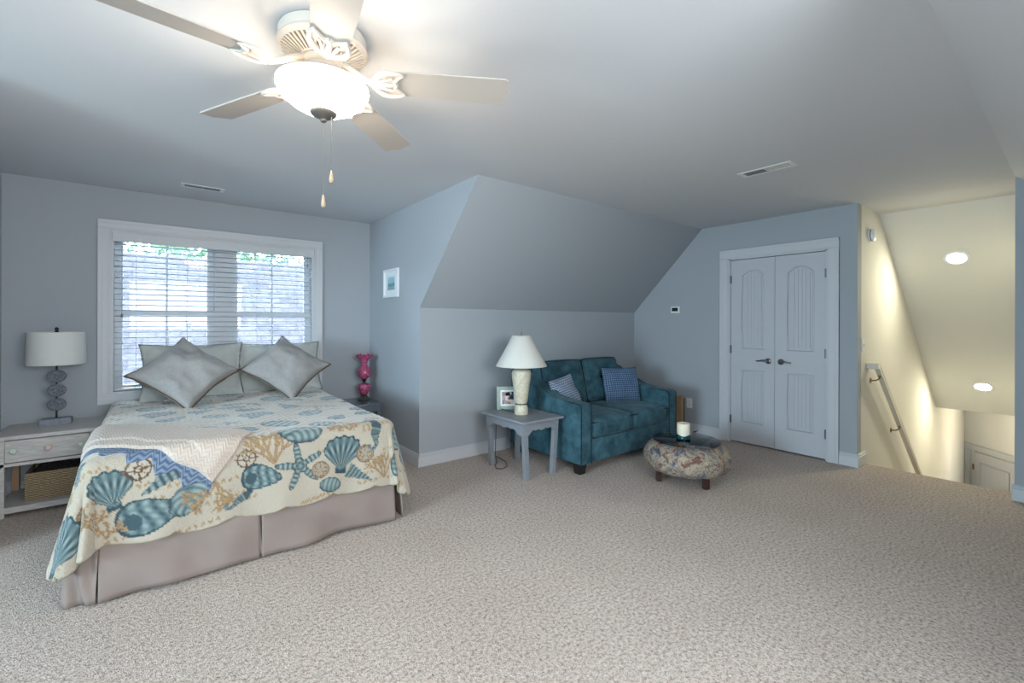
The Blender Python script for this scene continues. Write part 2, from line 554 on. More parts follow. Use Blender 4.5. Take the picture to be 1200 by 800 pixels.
bm = BM(); casing(bm, 0, OW, 0, OZ, 0.1)
add('door_casing', bm, m_trim, d1, MDl)
bm = BM(); box(bm, (-0.001, -0.11, 0), (0.012, 0.0, OZ)); box(bm, (OW - 0.012, -0.11, 0), (OW + 0.001, 0, OZ)); box(bm, (0, -0.11, OZ - 0.012), (OW, 0, OZ + 0.001))
add('door_jamb', bm, m_trim, d1, MDl)
LW = (OW - 0.024 - 0.012) / 2
for side in (0, 1):
    x_off = 0.016 if side == 0 else OW / 2 + 0.002
    Ml = MDl @ T(x_off, -0.012, 0.016)
    pan = [(0.115, 0.225, LW - 0.1, 0.80), (0.115, 1.03, LW - 0.1, 1.895)]
    bm = BM(); panel_door(bm, LW, 2.012, pan)
    panel_field(bm, *pan[0], grooves=4); panel_field(bm, *pan[1], arch=0.06, grooves=4)
    leaf = add('door_leaf', bm, m_door, d1, Ml)
    hx = LW - 0.06 if side == 0 else 0.06
    sg = -1 if side == 0 else 1
    bm = BM()
    lathe(bm, [(0, 0), (0.03, 0), (0.031, 0.006), (0.022, 0.012), (0.011, 0.016), (0.011, 0.045), (0, 0.045)], 20, M=T(hx, 0, 0.912) @ Matrix.Rotation(-PI / 2, 4, 'X'))
    tube(bm, [(hx, 0.045, 0.912), (hx + sg * 0.03, 0.05, 0.918), (hx + sg * 0.06, 0.05, 0.914), (hx + sg * 0.09, 0.047, 0.908), (hx + sg * 0.108, 0.043, 0.912)], [0.011, 0.012, 0.009, 0.008, 0.006], 10)
    add('lever_handle', bm, m_nickel, leaf, Ml, True)
    for hz in (0.24, 1.02, 1.80):
        bm = BM()
        ex = -0.003 if side == 0 else LW + 0.003
        lathe(bm, [(0, -0.045), (0.007, -0.045), (0.007, 0.045), (0, 0.045)], 10, M=T(ex, 0.008, hz))
        box(bm, (ex - 0.012, -0.004, hz - 0.044), (ex + 0.012, 0.003, hz + 0.044))
        add('hinge', bm, m_nickel, leaf, Ml, True)

# lower door on the angled wall
d2 = root('door_2', (A45.x, A45.y, -2.85), kind='structure')
Md2 = T(-A45.x, -A45.y, 2.85) @ M45
zt = -0.81
bm = BM(); casing(bm, 0.13, 1.0, -2.85, zt, 0.1); add('door_casing', bm, m_trim, d2, Md2)
bm = BM(); box(bm, (0.14, 0.0, -2.85), (0.20, 0.004, zt - 0.0)); box(bm, (0.20, 0, -2.85), (0.225, 0.012, zt)); add('door_jamb', bm, m_trim, d2, Md2)
bm = BM()
pan = [(0.11, 1.03, 0.64, 1.88), (0.11, 0.22, 0.64, 0.8)]
panel_door(bm, 0.76, 2.02, pan); panel_field(bm, *pan[1]); panel_field(bm, *pan[0], grooves=6)
leaf = add('door_leaf', bm, m_door, d2, Md2 @ T(0.235, 0.045, -2.84))
bm = BM(); box(bm, (0.212, 0.01, -1.12), (0.245, 0.05, -1.03)); add('hinge', bm, m_brass, leaf, Md2)


# baseboards
def baseboard(name, segs):
    """segs: (x0,y0,x1,y1, nx,ny) runs with outward normal"""
    bm = BM()
    for x0, y0, x1, y1, nx, ny in segs:
        for (t, h0, h1) in ((0.015, 0, 0.095), (0.011, 0.095, 0.112), (0.006, 0.112, 0.122)):
            mn = (min(x0, x1, x0 + nx * t, x1 + nx * t), min(y0, y1, y0 + ny * t, y1 + ny * t), h0)
            mx = (max(x0, x1, x0 + nx * t, x1 + nx * t), max(y0, y1, y0 + ny * t, y1 + ny * t), h1)
            box(bm, mn, mx, 0.003, 1)
    return structure(name, bm, m_trim)


baseboard('baseboard_north', [(XL, YA, XP, YA, 0, -1)])
baseboard('baseboard_dormer_east', [(XP, YA, XP, YC - 0.015, -1, 0)])
baseboard('baseboard_knee_north', [(XP, YC, XD, YC, 0, -1)])
baseboard('baseboard_dormer_west', [(XL, YA, XL, YC, 1, 0)])
baseboard('baseboard_east', [(XD, YC, XD, OY1 + 0.1, -1, 0), (XD, OY0 - 0.1, XD, YE - 0.015, -1, 0)])
baseboard('baseboard_stair', [(XD, YE, 5.325, YE, 0, -1)])
baseboard('baseboard_southeast', [(XD, YF + 0.015, XD, YS, -1, 0), (XD, YF, 5.3, YF, 0, 1)])

# window with casing, sashes, panes
w1 = root('window_1', (0.505, YA, WZ0), kind='structure')
MW = T(-0.505, 0, -WZ0) @ Matrix(((1, 0, 0, 0), (0, -1, 0, 0), (0, 0, 1, 0), (0, 0, 0, 1)))
bm = BM(); casing(bm, WX0, WX1, WZ0, WZ1, 0.078, sides='LRTB'); add('window_casing', bm, m_trim, w1, MW)
MWo = T(-0.505, 0, -WZ0)
bm = BM()
for (a, b, c, d) in ((WX0, WX0 + 0.02, WZ0, WZ1), (WX1 - 0.02, WX1, WZ0, WZ1), (WX0 + 0.02, WX1 - 0.02, WZ0, WZ0 + 0.02), (WX0 + 0.02, WX1 - 0.02, WZ1 - 0.02, WZ1)):
    box(bm, (a, 0.0, c), (b, 0.14, d))
box(bm, (0.435, 0.07, WZ0 + 0.02), (0.571, 0.14, WZ1 - 0.02))
add('window_frame', bm, m_trim, w1, MWo)
for (x0, x1) in ((WX0 + 0.02, 0.435), (0.571, WX1 - 0.02)):
    zm = 1.405
    for (z0, z1, y) in ((WZ0 + 0.02, zm + 0.02, 0.082), (zm - 0.02, WZ1 - 0.02, 0.110)):
        bm = BM()
        st = 0.055
        box(bm, (x0, y, z0), (x0 + st, y + 0.025, z1)); box(bm, (x1 - st, y, z0), (x1, y + 0.025, z1))
        box(bm, (x0 + st, y, z0), (x1 - st, y + 0.025, z0 + 0.042)); box(bm, (x0 + st, y, z1 - 0.042), (x1 - st, y + 0.025, z1))
        xm = (x0 + x1) / 2
        box(bm, (xm - 0.008, y + 0.008, z0 + 0.042), (xm + 0.008, y + 0.02, z1 - 0.042))
        s = add('window_sash', bm, m_trim, w1, MWo)
        bm = BM(); box(bm, (x0 + st, y + 0.012, z0 + 0.04), (x1 - st, y + 0.016, z1 - 0.04)); add('pane', bm, m_pane, s, MWo)

# unseen gable and rear dormer windows: frames, with shades added to block the sky
w2 = root('window_2', (XW, 0.9, 0.78), kind='structure')
bm = BM()
for (a, b, c, d) in ((-0.85, -0.8, 0, 1.35), (0.8, 0.85, 0, 1.35), (-0.85, 0.85, 0, 0.05), (-0.85, 0.85, 1.3, 1.35), (-0.05, 0.05, 0, 1.35)):
    box(bm, (-0.09, a, c), (-0.02, b, d))
add('window_frame', bm, m_trim, w2)
bm = BM(); box(bm, (-0.10, -0.85, 0.0), (-0.07, 0.85, 1.35)); add('sky_block_shade', bm, m_whiteshade, w2)
w3 = root('window_3', (0.55, -1.5, 0.8), kind='structure')
bm = BM()
for (a, b, c, d) in ((-1.0, -0.95, 0, 1.4), (0.95, 1.0, 0, 1.4), (-1, 1, 0, 0.05), (-1, 1, 1.35, 1.4), (-0.05, 0.05, 0, 1.4)):
    box(bm, (a, -0.09, c), (b, -0.03, d))
add('window_frame', bm, m_trim, w3)
bm = BM(); box(bm, (-1.0, -0.10, 0.0), (1.0, -0.07, 1.4)); add('sky_block_shade', bm, m_whiteshade, w3)

# ------------------------------------------------------------------ outside the window: neighbouring roof and trees
m, n, l, b = new_mat('asphalt_shingles')
tc = n.new('ShaderNodeTexCoord')
br = n.new('ShaderNodeTexBrick'); br.inputs['Scale'].default_value = 3.2
br.inputs['Color1'].default_value = (*lin((52, 47, 49)), 1); br.inputs['Color2'].default_value = (*lin((60, 54, 55)), 1); br.inputs['Mortar'].default_value = (*lin((40, 38, 40)), 1)
br.inputs['Mortar Size'].default_value = 0.012
l.new(tc.outputs['UV'], br.inputs['Vector'])
nz = n.new('ShaderNodeTexNoise'); nz.inputs['Scale'].default_value = 26; nz.inputs['Detail'].default_value = 5
l.new(tc.outputs['Object'], nz.inputs['Vector'])
mx = n.new('ShaderNodeMixRGB'); mx.blend_type = 'OVERLAY'; mx.inputs['Fac'].default_value = 0.55
l.new(br.outputs['Color'], mx.inputs['Color1']); l.new(nz.outputs['Fac'], mx.inputs['Color2'])
l.new(mx.outputs['Color'], b.inputs['Base Color']); b.inputs['Roughness'].default_value = 0.95
b.inputs['Specular IOR Level'].default_value = 0.0
m_shingle = m
bm = BM()
prism(bm, [(6.2, -0.9), (10.6, 2.55), (10.8, 2.55), (15, -0.9), (15, -1.1), (6.2, -1.1)], 'x', -8, 14)
uvl = bm.loops.layers.uv.new()
for f in bm.faces:
    for lp in f.loops:
        lp[uvl].uv = (lp.vert.co.x * 0.5, lp.vert.co.y * 0.6)
nb = build('neighbouring_roof', bm, m_shingle)
tag(nb, 'grey shingled roof seen through the blinds of the window', 'roof')

m_leaf = mat('tree_leaves', (58, 76, 60), 0.8, rgb2=(88, 104, 78), noise_scale=2.5, spec=0.0)
m_bark = mat('tree_bark', (78, 66, 56), 0.9)


def tree(x, y, z, h, rad, seed, label):
    rnd = random.Random(seed)
    t = root('leafy_tree', (x, y, -3), label, 'tree', 'trees beyond the neighbouring roof')
    bm = BM(); tube(bm, [(0, 0, 0), (0.05, 0, (h + z) * 0.5 + 1.5), (0, 0, z + 3 + h * 0.5)], [0.22, 0.17, 0.05], 8)
    build('trunk', bm, m_bark, t, True)
    bm = BM()
    for i in range(1500):
        while True:
            p = Vector((rnd.uniform(-1, 1), rnd.uniform(-1, 1), rnd.uniform(-1, 1)))
            if 0.25 < p.length < 1: break
        c = Vector((p.x * rad, p.y * rad * 0.55, z + 3 + p.z * h * 0.5))
        s = rnd.uniform(0.10, 0.22)
        R = Euler((rnd.uniform(0, 6), rnd.uniform(0, 6), rnd.uniform(0, 6))).to_matrix()
        q = [c + R @ Vector(v) * s for v in ((-1, 0, 0), (0, -0.55, 0.12), (1, 0, 0), (0, 0.55, 0.12))]
        bm.faces.new([bm.verts.new(v) for v in q])
    build('crown', bm, m_leaf, t)


tree(-2.6, 16.5, 3.4, 4.6, 2.2, 1, 'leftmost leafy tree above the roof behind the blinds')
tree(1.9, 20.0, 4.0, 5.2, 2.6, 2, 'leafy tree above the roof behind the left sash of the window')
tree(6.2, 17.0, 3.5, 4.6, 2.3, 3, 'rightmost leafy tree above the roof behind the right sash of the window')

# ------------------------------------------------------------------ blind
bl = root('window_blind', (0.505, YA + 0.03, WZ1), 'white horizontal slat blind hanging in the window over the bed', 'blind')
bx0, bx1 = WX0 + 0.024 - 0.505, WX1 - 0.024 - 0.505
bm = BM(); box(bm, (bx0 - 0.012, -0.05, -0.098), (bx1 + 0.012, -0.032, -0.02), 0.004); box(bm, (bx0, -0.03, -0.075), (bx1, 0.03, -0.022))
build('valance', bm, m_trim, bl)
bm = BM()
z = -0.115
bot = WZ0 + 0.02 + 0.035 - WZ1
zs = []
while z > bot:
    zs.append(z); z -= 0.0465
tilt = math.radians(-6)
for z in zs:
    Mx = T(0, 0, z) @ Matrix.Rotation(tilt, 4, 'X')
    k = 4
    prev = None
    for i in range(k + 1):
        y = -0.025 + 0.05 * i / k
        c = 0.003 * (1 - (2 * i / k - 1) ** 2)
        row = [bm.verts.new(Mx @ Vector((x, y, c + dz))) for x in (bx0, bx1) for dz in (0, 0.0026)]
        if prev:
            bm.faces.new((prev[1], prev[3], row[3], row[1])); bm.faces.new((prev[0], row[0], row[2], prev[2]))
            bm.faces.new((prev[0], prev[1], row[1], row[0])); bm.faces.new((prev[2], row[2], row[3], prev[3]))
        else:
            bm.faces.new((row[0], row[2], row[3], row[1]))
        prev = row
    bm.faces.new((prev[0], prev[1], prev[3], prev[2]))
build('slats', bm, m_slat, bl)
bm = BM(); box(bm, (bx0, -0.024, bot - 0.03), (bx1, 0.024, bot - 0.012), 0.004); build('bottom_rail', bm, m_trim, bl)
for x in (bx0 + 0.14, -0.28, 0.28, bx1 - 0.14):
    bm = BM()
    for y in (-0.027, 0.027): tube(bm, [(x, y, -0.075), (x, y, bot - 0.015)], 0.0012, 5)
    build('ladder_cord', bm, m_plate, bl)
for x, zz in ((bx0 + 0.05, -0.70), (bx1 - 0.045, -0.17)):
    bm = BM(); tube(bm, [(x, -0.036, -0.09), (x, -0.036, zz)], 0.0013, 5)
    lathe(bm, [(0, 0.012), (0.004, 0.010), (0.008, -0.012), (0.006, -0.02), (0, -0.02)], 10, M=T(x, -0.036, zz - 0.01))
    tag(build('pull_cord', bm, m_greymetal, bl, True), 'cord with small grey tassel')

# ------------------------------------------------------------------ bed
BX0, BX1, BY0, BY1, ZT = -0.27, 1.27, 2.92, 4.96, 0.665
bed = root('bed', (0.5, 3.94, 0), 'queen bed with pale taupe pleated skirt standing under the window', 'bed')
Mb = T(-0.5, -3.94, 0)
bm = BM(); box(bm, (BX0 + 0.02, BY0 + 0.02, 0.12), (BX1 - 0.02, BY1, 0.36), 0.03, 3); add('box_spring', bm, m_sheet, bed, Mb, True)
bm = BM(); box(bm, (BX0 + 0.025, BY0 + 0.025, 0.36), (BX1 - 0.025, BY1, ZT - 0.014), 0.05, 4); add('mattress', bm, m_sheet, bed, Mb, True)
for x in (BX0 + 0.12, BX1 - 0.12):
    for y in (BY0 + 0.15, BY1 - 0.15):
        bm = BM(); lathe(bm, [(0, 0), (0.025, 0), (0.03, 0.12), (0, 0.12)], 12, M=T(x, y, 0)); add('leg', bm, m_blackwood, bed, Mb, True)


def skirt_panel(p0, p1, nrm, seed, ripple=0.008, bow=0.0, lift=0.0):
    rnd = random.Random(seed)
    n = 70; k = 14
    p0 = Vector(p0); p1 = Vector(p1); nrm = Vector(nrm)
    P = np.zeros((k, n, 3))
    ph = [rnd.uniform(0, 6) for _ in range(4)]
    for j in range(k):
        t = j / (k - 1)
        for i in range(n):
            s = i / (n - 1)
            q = p0.lerp(p1, s)
            off = (0.012 + 0.03 * t + bow * math.sin(PI * s) * t
                   + ripple * t * (math.sin(s * 9 + ph[0]) + 0.6 * math.sin(s * 17 + ph[1] + t * 3)) + 0.022 * t * math.sin(9 * (s - 0.8 * t) + ph[2]) * math.sin(PI * s))
            v = q + nrm * off
            z = 0.37 * (1 - t) + (0.008 + lift * math.sin(PI * s)) * t
            P[j, i] = (v.x - 0.5, v.y - 3.94, z)
    me = grid_mesh('skirt_panel', P)
    o = link('skirt_panel', me, m_skirt, bed, True)
    md = o.modifiers.new('thick', 'SOLIDIFY'); md.thickness = 0.004; md.offset = 0
    return o


skirt_panel((BX0 - 0.05, BY0 + 0.045, 0), (-0.20, BY0 - 0.012, 0), (-0.5, -0.86, 0), 9, ripple=0.003)
skirt_panel((-0.21, BY0, 0), (0.462, BY0 - 0.012, 0), (0, -1, 0), 1, bow=0.02, lift=0.012)
skirt_panel((0.474, BY0 - 0.012, 0), (BX1, BY0, 0), (0, -1, 0), 2, bow=0.0, lift=0.012)
skirt_panel((0.40, BY0 + 0.012, 0), (0.54, BY0 + 0.012, 0), (0, -1, 0), 6, ripple=0.0)
skirt_panel((BX0, BY1, 0), (BX0 - 0.02, BY0 + 0.03, 0), (-1, 0, 0), 3)
skirt_panel((BX1 + 0.01, BY0 - 0.04, 0), (BX1, BY1, 0), (1, 0, 0), 4)


# ---- quilt: a flat cloth (flat x, flat y) folded over the bed, shell print held in vertex colours
RB = 0.055


def sm(x):
    x = np.clip(x, 0, 1); return x * x * (3 - 2 * x)


def drape(x, y, off=0.0):
    """map flat cloth coordinates to space; off lifts along the normal"""
    x = np.asarray(x, float); y = np.asarray(y, float)
    xa, xb, ya = BX0 + RB - 0.012, BX1 - RB + 0.012, BY0 + RB - 0.012
    ex = np.where(x < xa, x - xa, np.where(x > xb, x - xb, 0.0))
    ey = np.where(y < ya, y - ya, 0.0)
    d = np.hypot(ex, ey)
    dd = np.where(d < 1e-9, 1, d)
    ux, uy = ex / dd, ey / dd
    cx, cy = np.clip(x, xa, xb), np.maximum(y, ya)
    R = RB + off
    arc = RB * PI / 2
    ang = np.clip(d / RB, 0, PI / 2)
    h = np.maximum(d - arc, 0)
    corner = sm(4 * np.abs(ux * uy) * 1.0)
    s_par = np.where(np.abs(ux) > np.abs(uy), y, x)
    wave = 0.010 * np.sin(s_par * 11 + 0.6) + 0.006 * np.sin(s_par * 23 + 1.0)
    flare = 0.09 + 0.15 * corner
    phi = np.arctan2(-uy, np.abs(ux))
    fold = -0.045 * corner * np.exp(-((phi - 1.05) / 0.16) ** 2) * sm(h / 0.3)
    out = R * np.sin(ang) + h * flare + wave * sm(h / 0.25) * (1 - corner) + fold
    tilt = np.sqrt(np.maximum(1 - np.minimum(flare, 0.6) ** 2, 0))
    down = R * (1 - np.cos(ang)) + h * tilt
    top = ZT + off + 0.012 * np.sin(x * 3.1 + 0.7) * np.sin(y * 2.3) * 0.6 + 0.004 * np.sin(x * 13) * np.sin(y * 9 + 1)
    Z = top - down
    return np.stack([cx + ux * out, cy + uy * out, np.maximum(Z, 0.012)], -1)


TEAL_D, TEAL_M, TEAL_L = np.array(lin((52, 71, 78))), np.array(lin((88, 109, 113))), np.array(lin((140, 155, 151)))
TAN, BROWN, CREAM, CREAM2 = np.array(lin((150, 126, 94))), np.array(lin((92, 70, 54))), np.array(lin((173, 164, 149))), np.array(lin((158, 148, 130)))


def seg_dist(u, v, a, b):
    ax, ay = a; bx, by = b
    dx, dy = bx - ax, by - ay
    t = np.clip(((u - ax) * dx + (v - ay) * dy) / (dx * dx + dy * dy + 1e-9), 0, 1)
    return np.hypot(u - ax - t * dx, v - ay - t * dy), t


def mix(a, b, t):
    t = np.clip(t, 0, 1)[..., None]
    return a * (1 - t) + b * t


def mo_scallop(u, v, rnd):
    r = np.hypot(u, v + 0.85); th = np.arctan2(u, v + 0.85)
    edge = 1.72 - 0.55 * (np.abs(th) / 0.85) ** 3 + 0.035 * np.cos(th * 26)
    m_ = (r < edge) & (np.abs(th) < 0.86)
    base = (np.abs(u) < 0.28) & (v > -1.0) & (v < -0.62)
    rib = 0.5 + 0.5 * np.cos(th * 26)
    c = mix(TEAL_D, TEAL_L, rib ** 1.6)
    c = mix(c, TEAL_M, 0.35 + 0.35 * np.sin(r * 9 + 1))
    c = np.where((r > edge - 0.09)[..., None], TEAL_D, c)
    return m_ | base, c


def mo_star(u, v, rnd):
    r = np.hypot(u, v); th = np.arctan2(u, v)
    k = (0.5 + 0.5 * np.cos(5 * th))
    lim = 0.30 + 0.72 * k ** 2.2
    c = mix(TEAL_D, TEAL_L, 0.35 + 0.5 * np.sin(r * 34) * k + 0.25 * k ** 6)
    c = np.where((r > lim - 0.07)[..., None], TEAL_D, c)
    return r < lim, c


def mo_coral(u, v, rnd):
    m_ = np.zeros(u.shape, bool); sh = np.zeros(u.shape)

    def branch(x, y, a, ln, w, dep):
        nonlocal m_, sh
        x2, y2 = x + math.sin(a) * ln, y + math.cos(a) * ln
        d, t = seg_dist(u, v, (x, y), (x2, y2))
        k = d < w * (1 - 0.3 * t)
        sh = np.where(k & ~m_, 1 - d / w, sh)
        m_ = m_ | k
        if dep > 0:
            for q in range(3 if dep > 1 else 2):
                branch(x2, y2, a + rnd.uniform(-0.7, 0.7), ln * rnd.uniform(0.6, 0.88), w * 0.8, dep - 1)
    for a in (-0.62, -0.2, 0.2, 0.62):
        branch(0, -0.95, a + rnd.uniform(-0.1, 0.1), 0.55, 0.065, 3)
    return m_, mix(BROWN * 0.5 + TAN * 0.5, TAN * 1.15, sh)


def mo_compass(u, v, rnd):
    r = np.hypot(u, v); th = np.arctan2(u, v)
    ring = (np.abs(r - 0.66) < 0.055) | (np.abs(r - 0.2) < 0.05)
    k = np.abs(np.cos(4 * th)) ** 1
    spike = (r < 0.98 * np.maximum(1 - 6.5 * np.abs(((th / (PI / 2) + 0.5) % 1) - 0.5), 0.0)) | (r < 0.62 * np.maximum(1 - 7 * np.abs(((th / (PI / 4) + 0.5) % 1) - 0.5), 0.0))
    m_ = ring | spike
    return m_, np.broadcast_to(BROWN, u.shape + (3,))


def mo_dollar(u, v, rnd):
    r = np.hypot(u, v); th = np.arctan2(u, v)
    ink = (np.abs(r - 0.92) < 0.07) | (np.abs(r - 0.74) < 0.03) | ((r < 0.6) & (np.abs(np.sin(2.5 * th)) < 0.3) & (r > 0.12)) | (np.abs(np.sin(3 * u) * np.sin(7 * v + u)) > 0.88)
    c = np.where(ink[..., None], BROWN * 0.6 + TAN * 0.4, CREAM2 * 0.92)
    return r < 1, c


def mo_cone(u, v, rnd):
    t = (v + 1) / 2
    w = 0.52 * (1 - t) ** 0.9 + 0.02
    m_ = (np.abs(u) < w + 0.03 * np.sin(t * 45)) & (t > 0) & (t < 1)
    s = 0.5 + 0.5 * np.sin((t * 7 + u * 0.6) * 2 * PI)
    c = mix(TEAL_D, TEAL_L, s * 0.9)
    c = mix(c, TEAL_D, (0.5 + 0.5 * np.sin(u * 30)) * 0.35)
    return m_, c


def mo_whelk(u, v, rnd):
    r = np.hypot(u / 1.0, v / (0.62 - 0.28 * u))
    m_ = r < 1
    s = 0.5 + 0.5 * np.sin(u * 15 + 2.2 * np.sin(v * 4))
    c = mix(TEAL_D, TEAL_L, s)
    c = mix(c, TEAL_M, 0.4 + 0.3 * np.sin(v * 23))
    c = np.where((r > 0.9)[..., None], TEAL_D, c)
    ap = np.hypot((u + 0.5) / 0.28, (v + 0.1) / 0.3) < 1
    c = np.where(ap[..., None], TEAL_D * 0.8 + TEAL_M * 0.2, c)
    return m_, c


def mo_clam(u, v, rnd):
    r = np.hypot(u, v / 0.68)
    rr = np.hypot(u + 0.5, v + 0.5)
    c = mix(TEAL_M, TEAL_L, 0.5 + 0.5 * np.sin(rr * 20))
    c = mix(c, TEAL_D, np.clip(0.55 * np.sin(np.arctan2(u + 0.9, v + 0.6) * 9), 0, 1) + np.clip((r - 0.82) * 5, 0, 1))
    return r < 1, c


def mo_seahorse(u, v, rnd):
    pts = [(-0.35, 0.55, 0.05), (-0.1, 0.72, 0.14), (0.12, 0.8, 0.2), (0.28, 0.5, 0.2), (0.3, 0.2, 0.26), (0.2, -0.15, 0.24), (0.2, -0.45, 0.15), (0.22, -0.7, 0.1), (0.05, -0.92, 0.08), (-0.15, -0.85, 0.07), (-0.12, -0.68, 0.06)]
    m_ = np.zeros(u.shape, bool)
    sv = np.zeros(u.shape)
    for i in range(len(pts) - 1):
        d, t = seg_dist(u, v, pts[i][:2], pts[i + 1][:2])
        w = pts[i][2] * (1 - t) + pts[i + 1][2] * t
        k = d < w
        sv = np.where(k, 0.5 + 0.5 * np.sin((i + t) * 12), sv)
        m_ |= k
    return m_, mix(TEAL_D, TEAL_L, sv * 0.7)


def mo_oval(u, v, rnd):
    r = np.hypot(u / 0.7, v)
    c = mix(TEAL_M, TEAL_L, 0.5 + 0.5 * np.sin(v * 16 + 3 * u * u))
    c = mix(c, TEAL_D, np.clip((r - 0.8) * 6, 0, 1) + np.clip(-u * 0.8, 0, 0.6))
    return r < 1, c


MO = dict(scallop=mo_scallop, star=mo_star, coral=mo_coral, compass=mo_compass, dollar=mo_dollar, cone=mo_cone, whelk=mo_whelk, clam=mo_clam, seahorse=mo_seahorse, oval=mo_oval)
# kind, flat x, flat y, half size, rotation in degrees
PRINT = [
    ('scallop', -0.175, 2.79, 0.105, 14), ('compass', -0.065, 2.868, 0.075, 8), ('cone', 0.035, 2.80, 0.11, 125), ('whelk', -0.02, 2.638, 0.135, 10),
    ('coral', -0.25, 2.665, 0.07, 12), ('coral', -0.165, 2.612, 0.055, -22), ('clam', 0.140, 2.685, 0.10, 40), ('coral', 0.245, 2.645, 0.105, 175),
    ('seahorse', 0.362, 2.64, 0.09, -50), ('compass', 0.40, 2.835, 0.068, 0), ('whelk', 0.475, 2.72, 0.105, -12), ('coral', 0.52, 2.92, 0.145, 8),
    ('clam', 0.69, 2.955, 0.125, -5), ('star', 0.675, 2.742, 0.135, 10), ('dollar', 0.79, 2.70, 0.052, 0), ('oval', 0.845, 2.595, 0.065, 75),
    ('scallop', 0.925, 2.775, 0.125, -8), ('dollar', 1.068, 2.745, 0.056, 0), ('coral', 0.945, 2.955, 0.10, 178), ('oval', 0.85, 3.055, 0.085, 80),
    ('seahorse', 1.112, 2.88, 0.125, 2), ('cone', 1.03, 2.62, 0.085, -120), ('coral', 1.175, 2.67, 0.10, 4),
    ('oval', 1.335, 2.86, 0.09, 20), ('oval', 1.33, 2.66, 0.09, -10), ('scallop', 1.50, 2.80, 0.09, 40), ('oval', 1.50, 3.10, 0.08, 0),
    ('dollar', -0.36, 2.70, 0.07, 0), ('scallop', -0.54, 2.72, 0.145, -65), ('coral', -0.45, 2.93, 0.09, -60), ('cone', -0.36, 2.98, 0.10, 40), ('clam', -0.55, 3.02, 0.09, 20),
    ('star', -0.45, 3.3, 0.10, 30), ('oval', -0.43, 3.6, 0.09, 0), ('scallop', -0.45, 3.9, 0.1, 90), ('coral', -0.42, 4.2, 0.1, 90),
    ('dollar', 1.35, 3.1, 0.06, 0), ('scallop', 1.45, 3.35, 0.1, -90), ('whelk', 1.45, 3.65, 0.1, 80), ('oval', 1.42, 3.95, 0.1, 0), ('clam', 1.4, 4.3, 0.1, 0),
    ('compass', 0.27, 3.02, 0.06, 0), ('seahorse', 0.10, 3.06, 0.10, 30), ('dollar', 1.16, 3.03, 0.05, 0),
]
rp = random.Random(21)
kinds = ['scallop', 'whelk', 'clam', 'oval', 'coral', 'star', 'cone', 'oval', 'clam', 'seahorse', 'whelk']
tries = 0
while tries < 1500:
    tries += 1
    x, y, s = rp.uniform(-0.28, 1.28), rp.uniform(3.1, 4.9), rp.uniform(0.075, 0.135)
    if all(math.hypot(x - p[1], y - p[2]) > (s + p[3]) * 0.98 for p in PRINT):
        PRINT.append((rp.choice(kinds), x, y, s, rp.uniform(-60, 60)))


def paint_quilt(X, Y):
    C = np.empty(X.shape + (3,)); C[:] = CREAM
    rnd = random.Random(5)
    wv = 0.5 + 0.25 * np.sin(X * 17 + 2 * np.sin(Y * 11)) + 0.25 * np.sin(Y * 19 + 2 * np.sin(X * 7))
    C = mix(C, CREAM2, wv * 0.35)
    # rows of little tan hand-script strokes
    for _ in range(230):
        x0, y0 = rnd.uniform(-0.7, 1.7), rnd.uniform(2.5, 4.9)
        ln = rnd.uniform(0.10, 0.22)
        k = np.where((np.abs(X - x0 - ln / 2) < ln / 2 + 0.01) & (np.abs(Y - y0) < 0.035))
        if not len(k[0]): continue
        u, v = X[k] - x0, Y[k] - y0
        q = np.abs(v - 0.1 * u - 0.006 * np.sin(u * 300 + x0 * 9)) < 0.0075
        q &= np.sin(u * 190 + y0 * 30) > -0.3
        C[k] = np.where(q[..., None], TAN * 1.05, C[k])
    for kind, x0, y0, s, rot in PRINT:
        k = np.where((np.abs(X - x0) < s * 1.5) & (np.abs(Y - y0) < s * 1.5))
        if not len(k[0]): continue
        a = math.radians(rot)
        du, dv = (X[k] - x0) / s, (Y[k] - y0) / s
        u = du * math.cos(a) + dv * math.sin(a); v = -du * math.sin(a) + dv * math.cos(a)
        m_, c = MO[kind](u, v, random.Random(int(1000 * x0) + int(777 * y0)))
        C[k] = np.where(m_[..., None], c, C[k])
    return C


def vcol_material(name, rough=0.95, bump_scale=48, bump=0.9, dist=0.007):
    m, n, l, b = new_mat(name)
    at = n.new('ShaderNodeAttribute'); at.attribute_name = 'print'
    l.new(at.outputs['Color'], b.inputs['Base Color'])
    b.inputs['Roughness'].default_value = rough
    b.inputs['Specular IOR Level'].default_value = 0.3
    b.inputs['Sheen Weight'].default_value = 0.5
    b.inputs['Sheen Roughness'].default_value = 0.35
    tc = n.new('ShaderNodeTexCoord')
    t = n.new('ShaderNodeTexNoise'); t.inputs['Scale'].default_value = bump_scale; t.inputs['Detail'].default_value = 2
    t.inputs['Distortion'].default_value = 1.2
    l.new(tc.outputs['Object'], t.inputs['Vector'])
    bp = n.new('ShaderNodeBump'); bp.inputs['Strength'].default_value = bump; bp.inputs['Distance'].default_value = dist
    l.new(t.outputs['Fac'], bp.inputs['Height']); l.new(bp.outputs['Normal'], b.inputs['Normal'])
    return m


m_quilt = vcol_material('quilt_print')
m_binding = mat('quilt_binding', (150, 140, 112), 0.9)

NX, NY = 440, 460
sx = np.linspace(0, 1, NX); ty = np.linspace(0, 1, NY)
ty = np.where(ty < 0.5, ty * 2 * 0.42, 0.42 + (ty - 0.5) * 2 * 0.58)
Sg, Tg = np.meshgrid(sx, ty)
DROP_S, DROP_F = 0.43, 0.38


def hem(p): return 0.028 * np.abs(np.cos(PI * p / 0.26)) ** 0.7


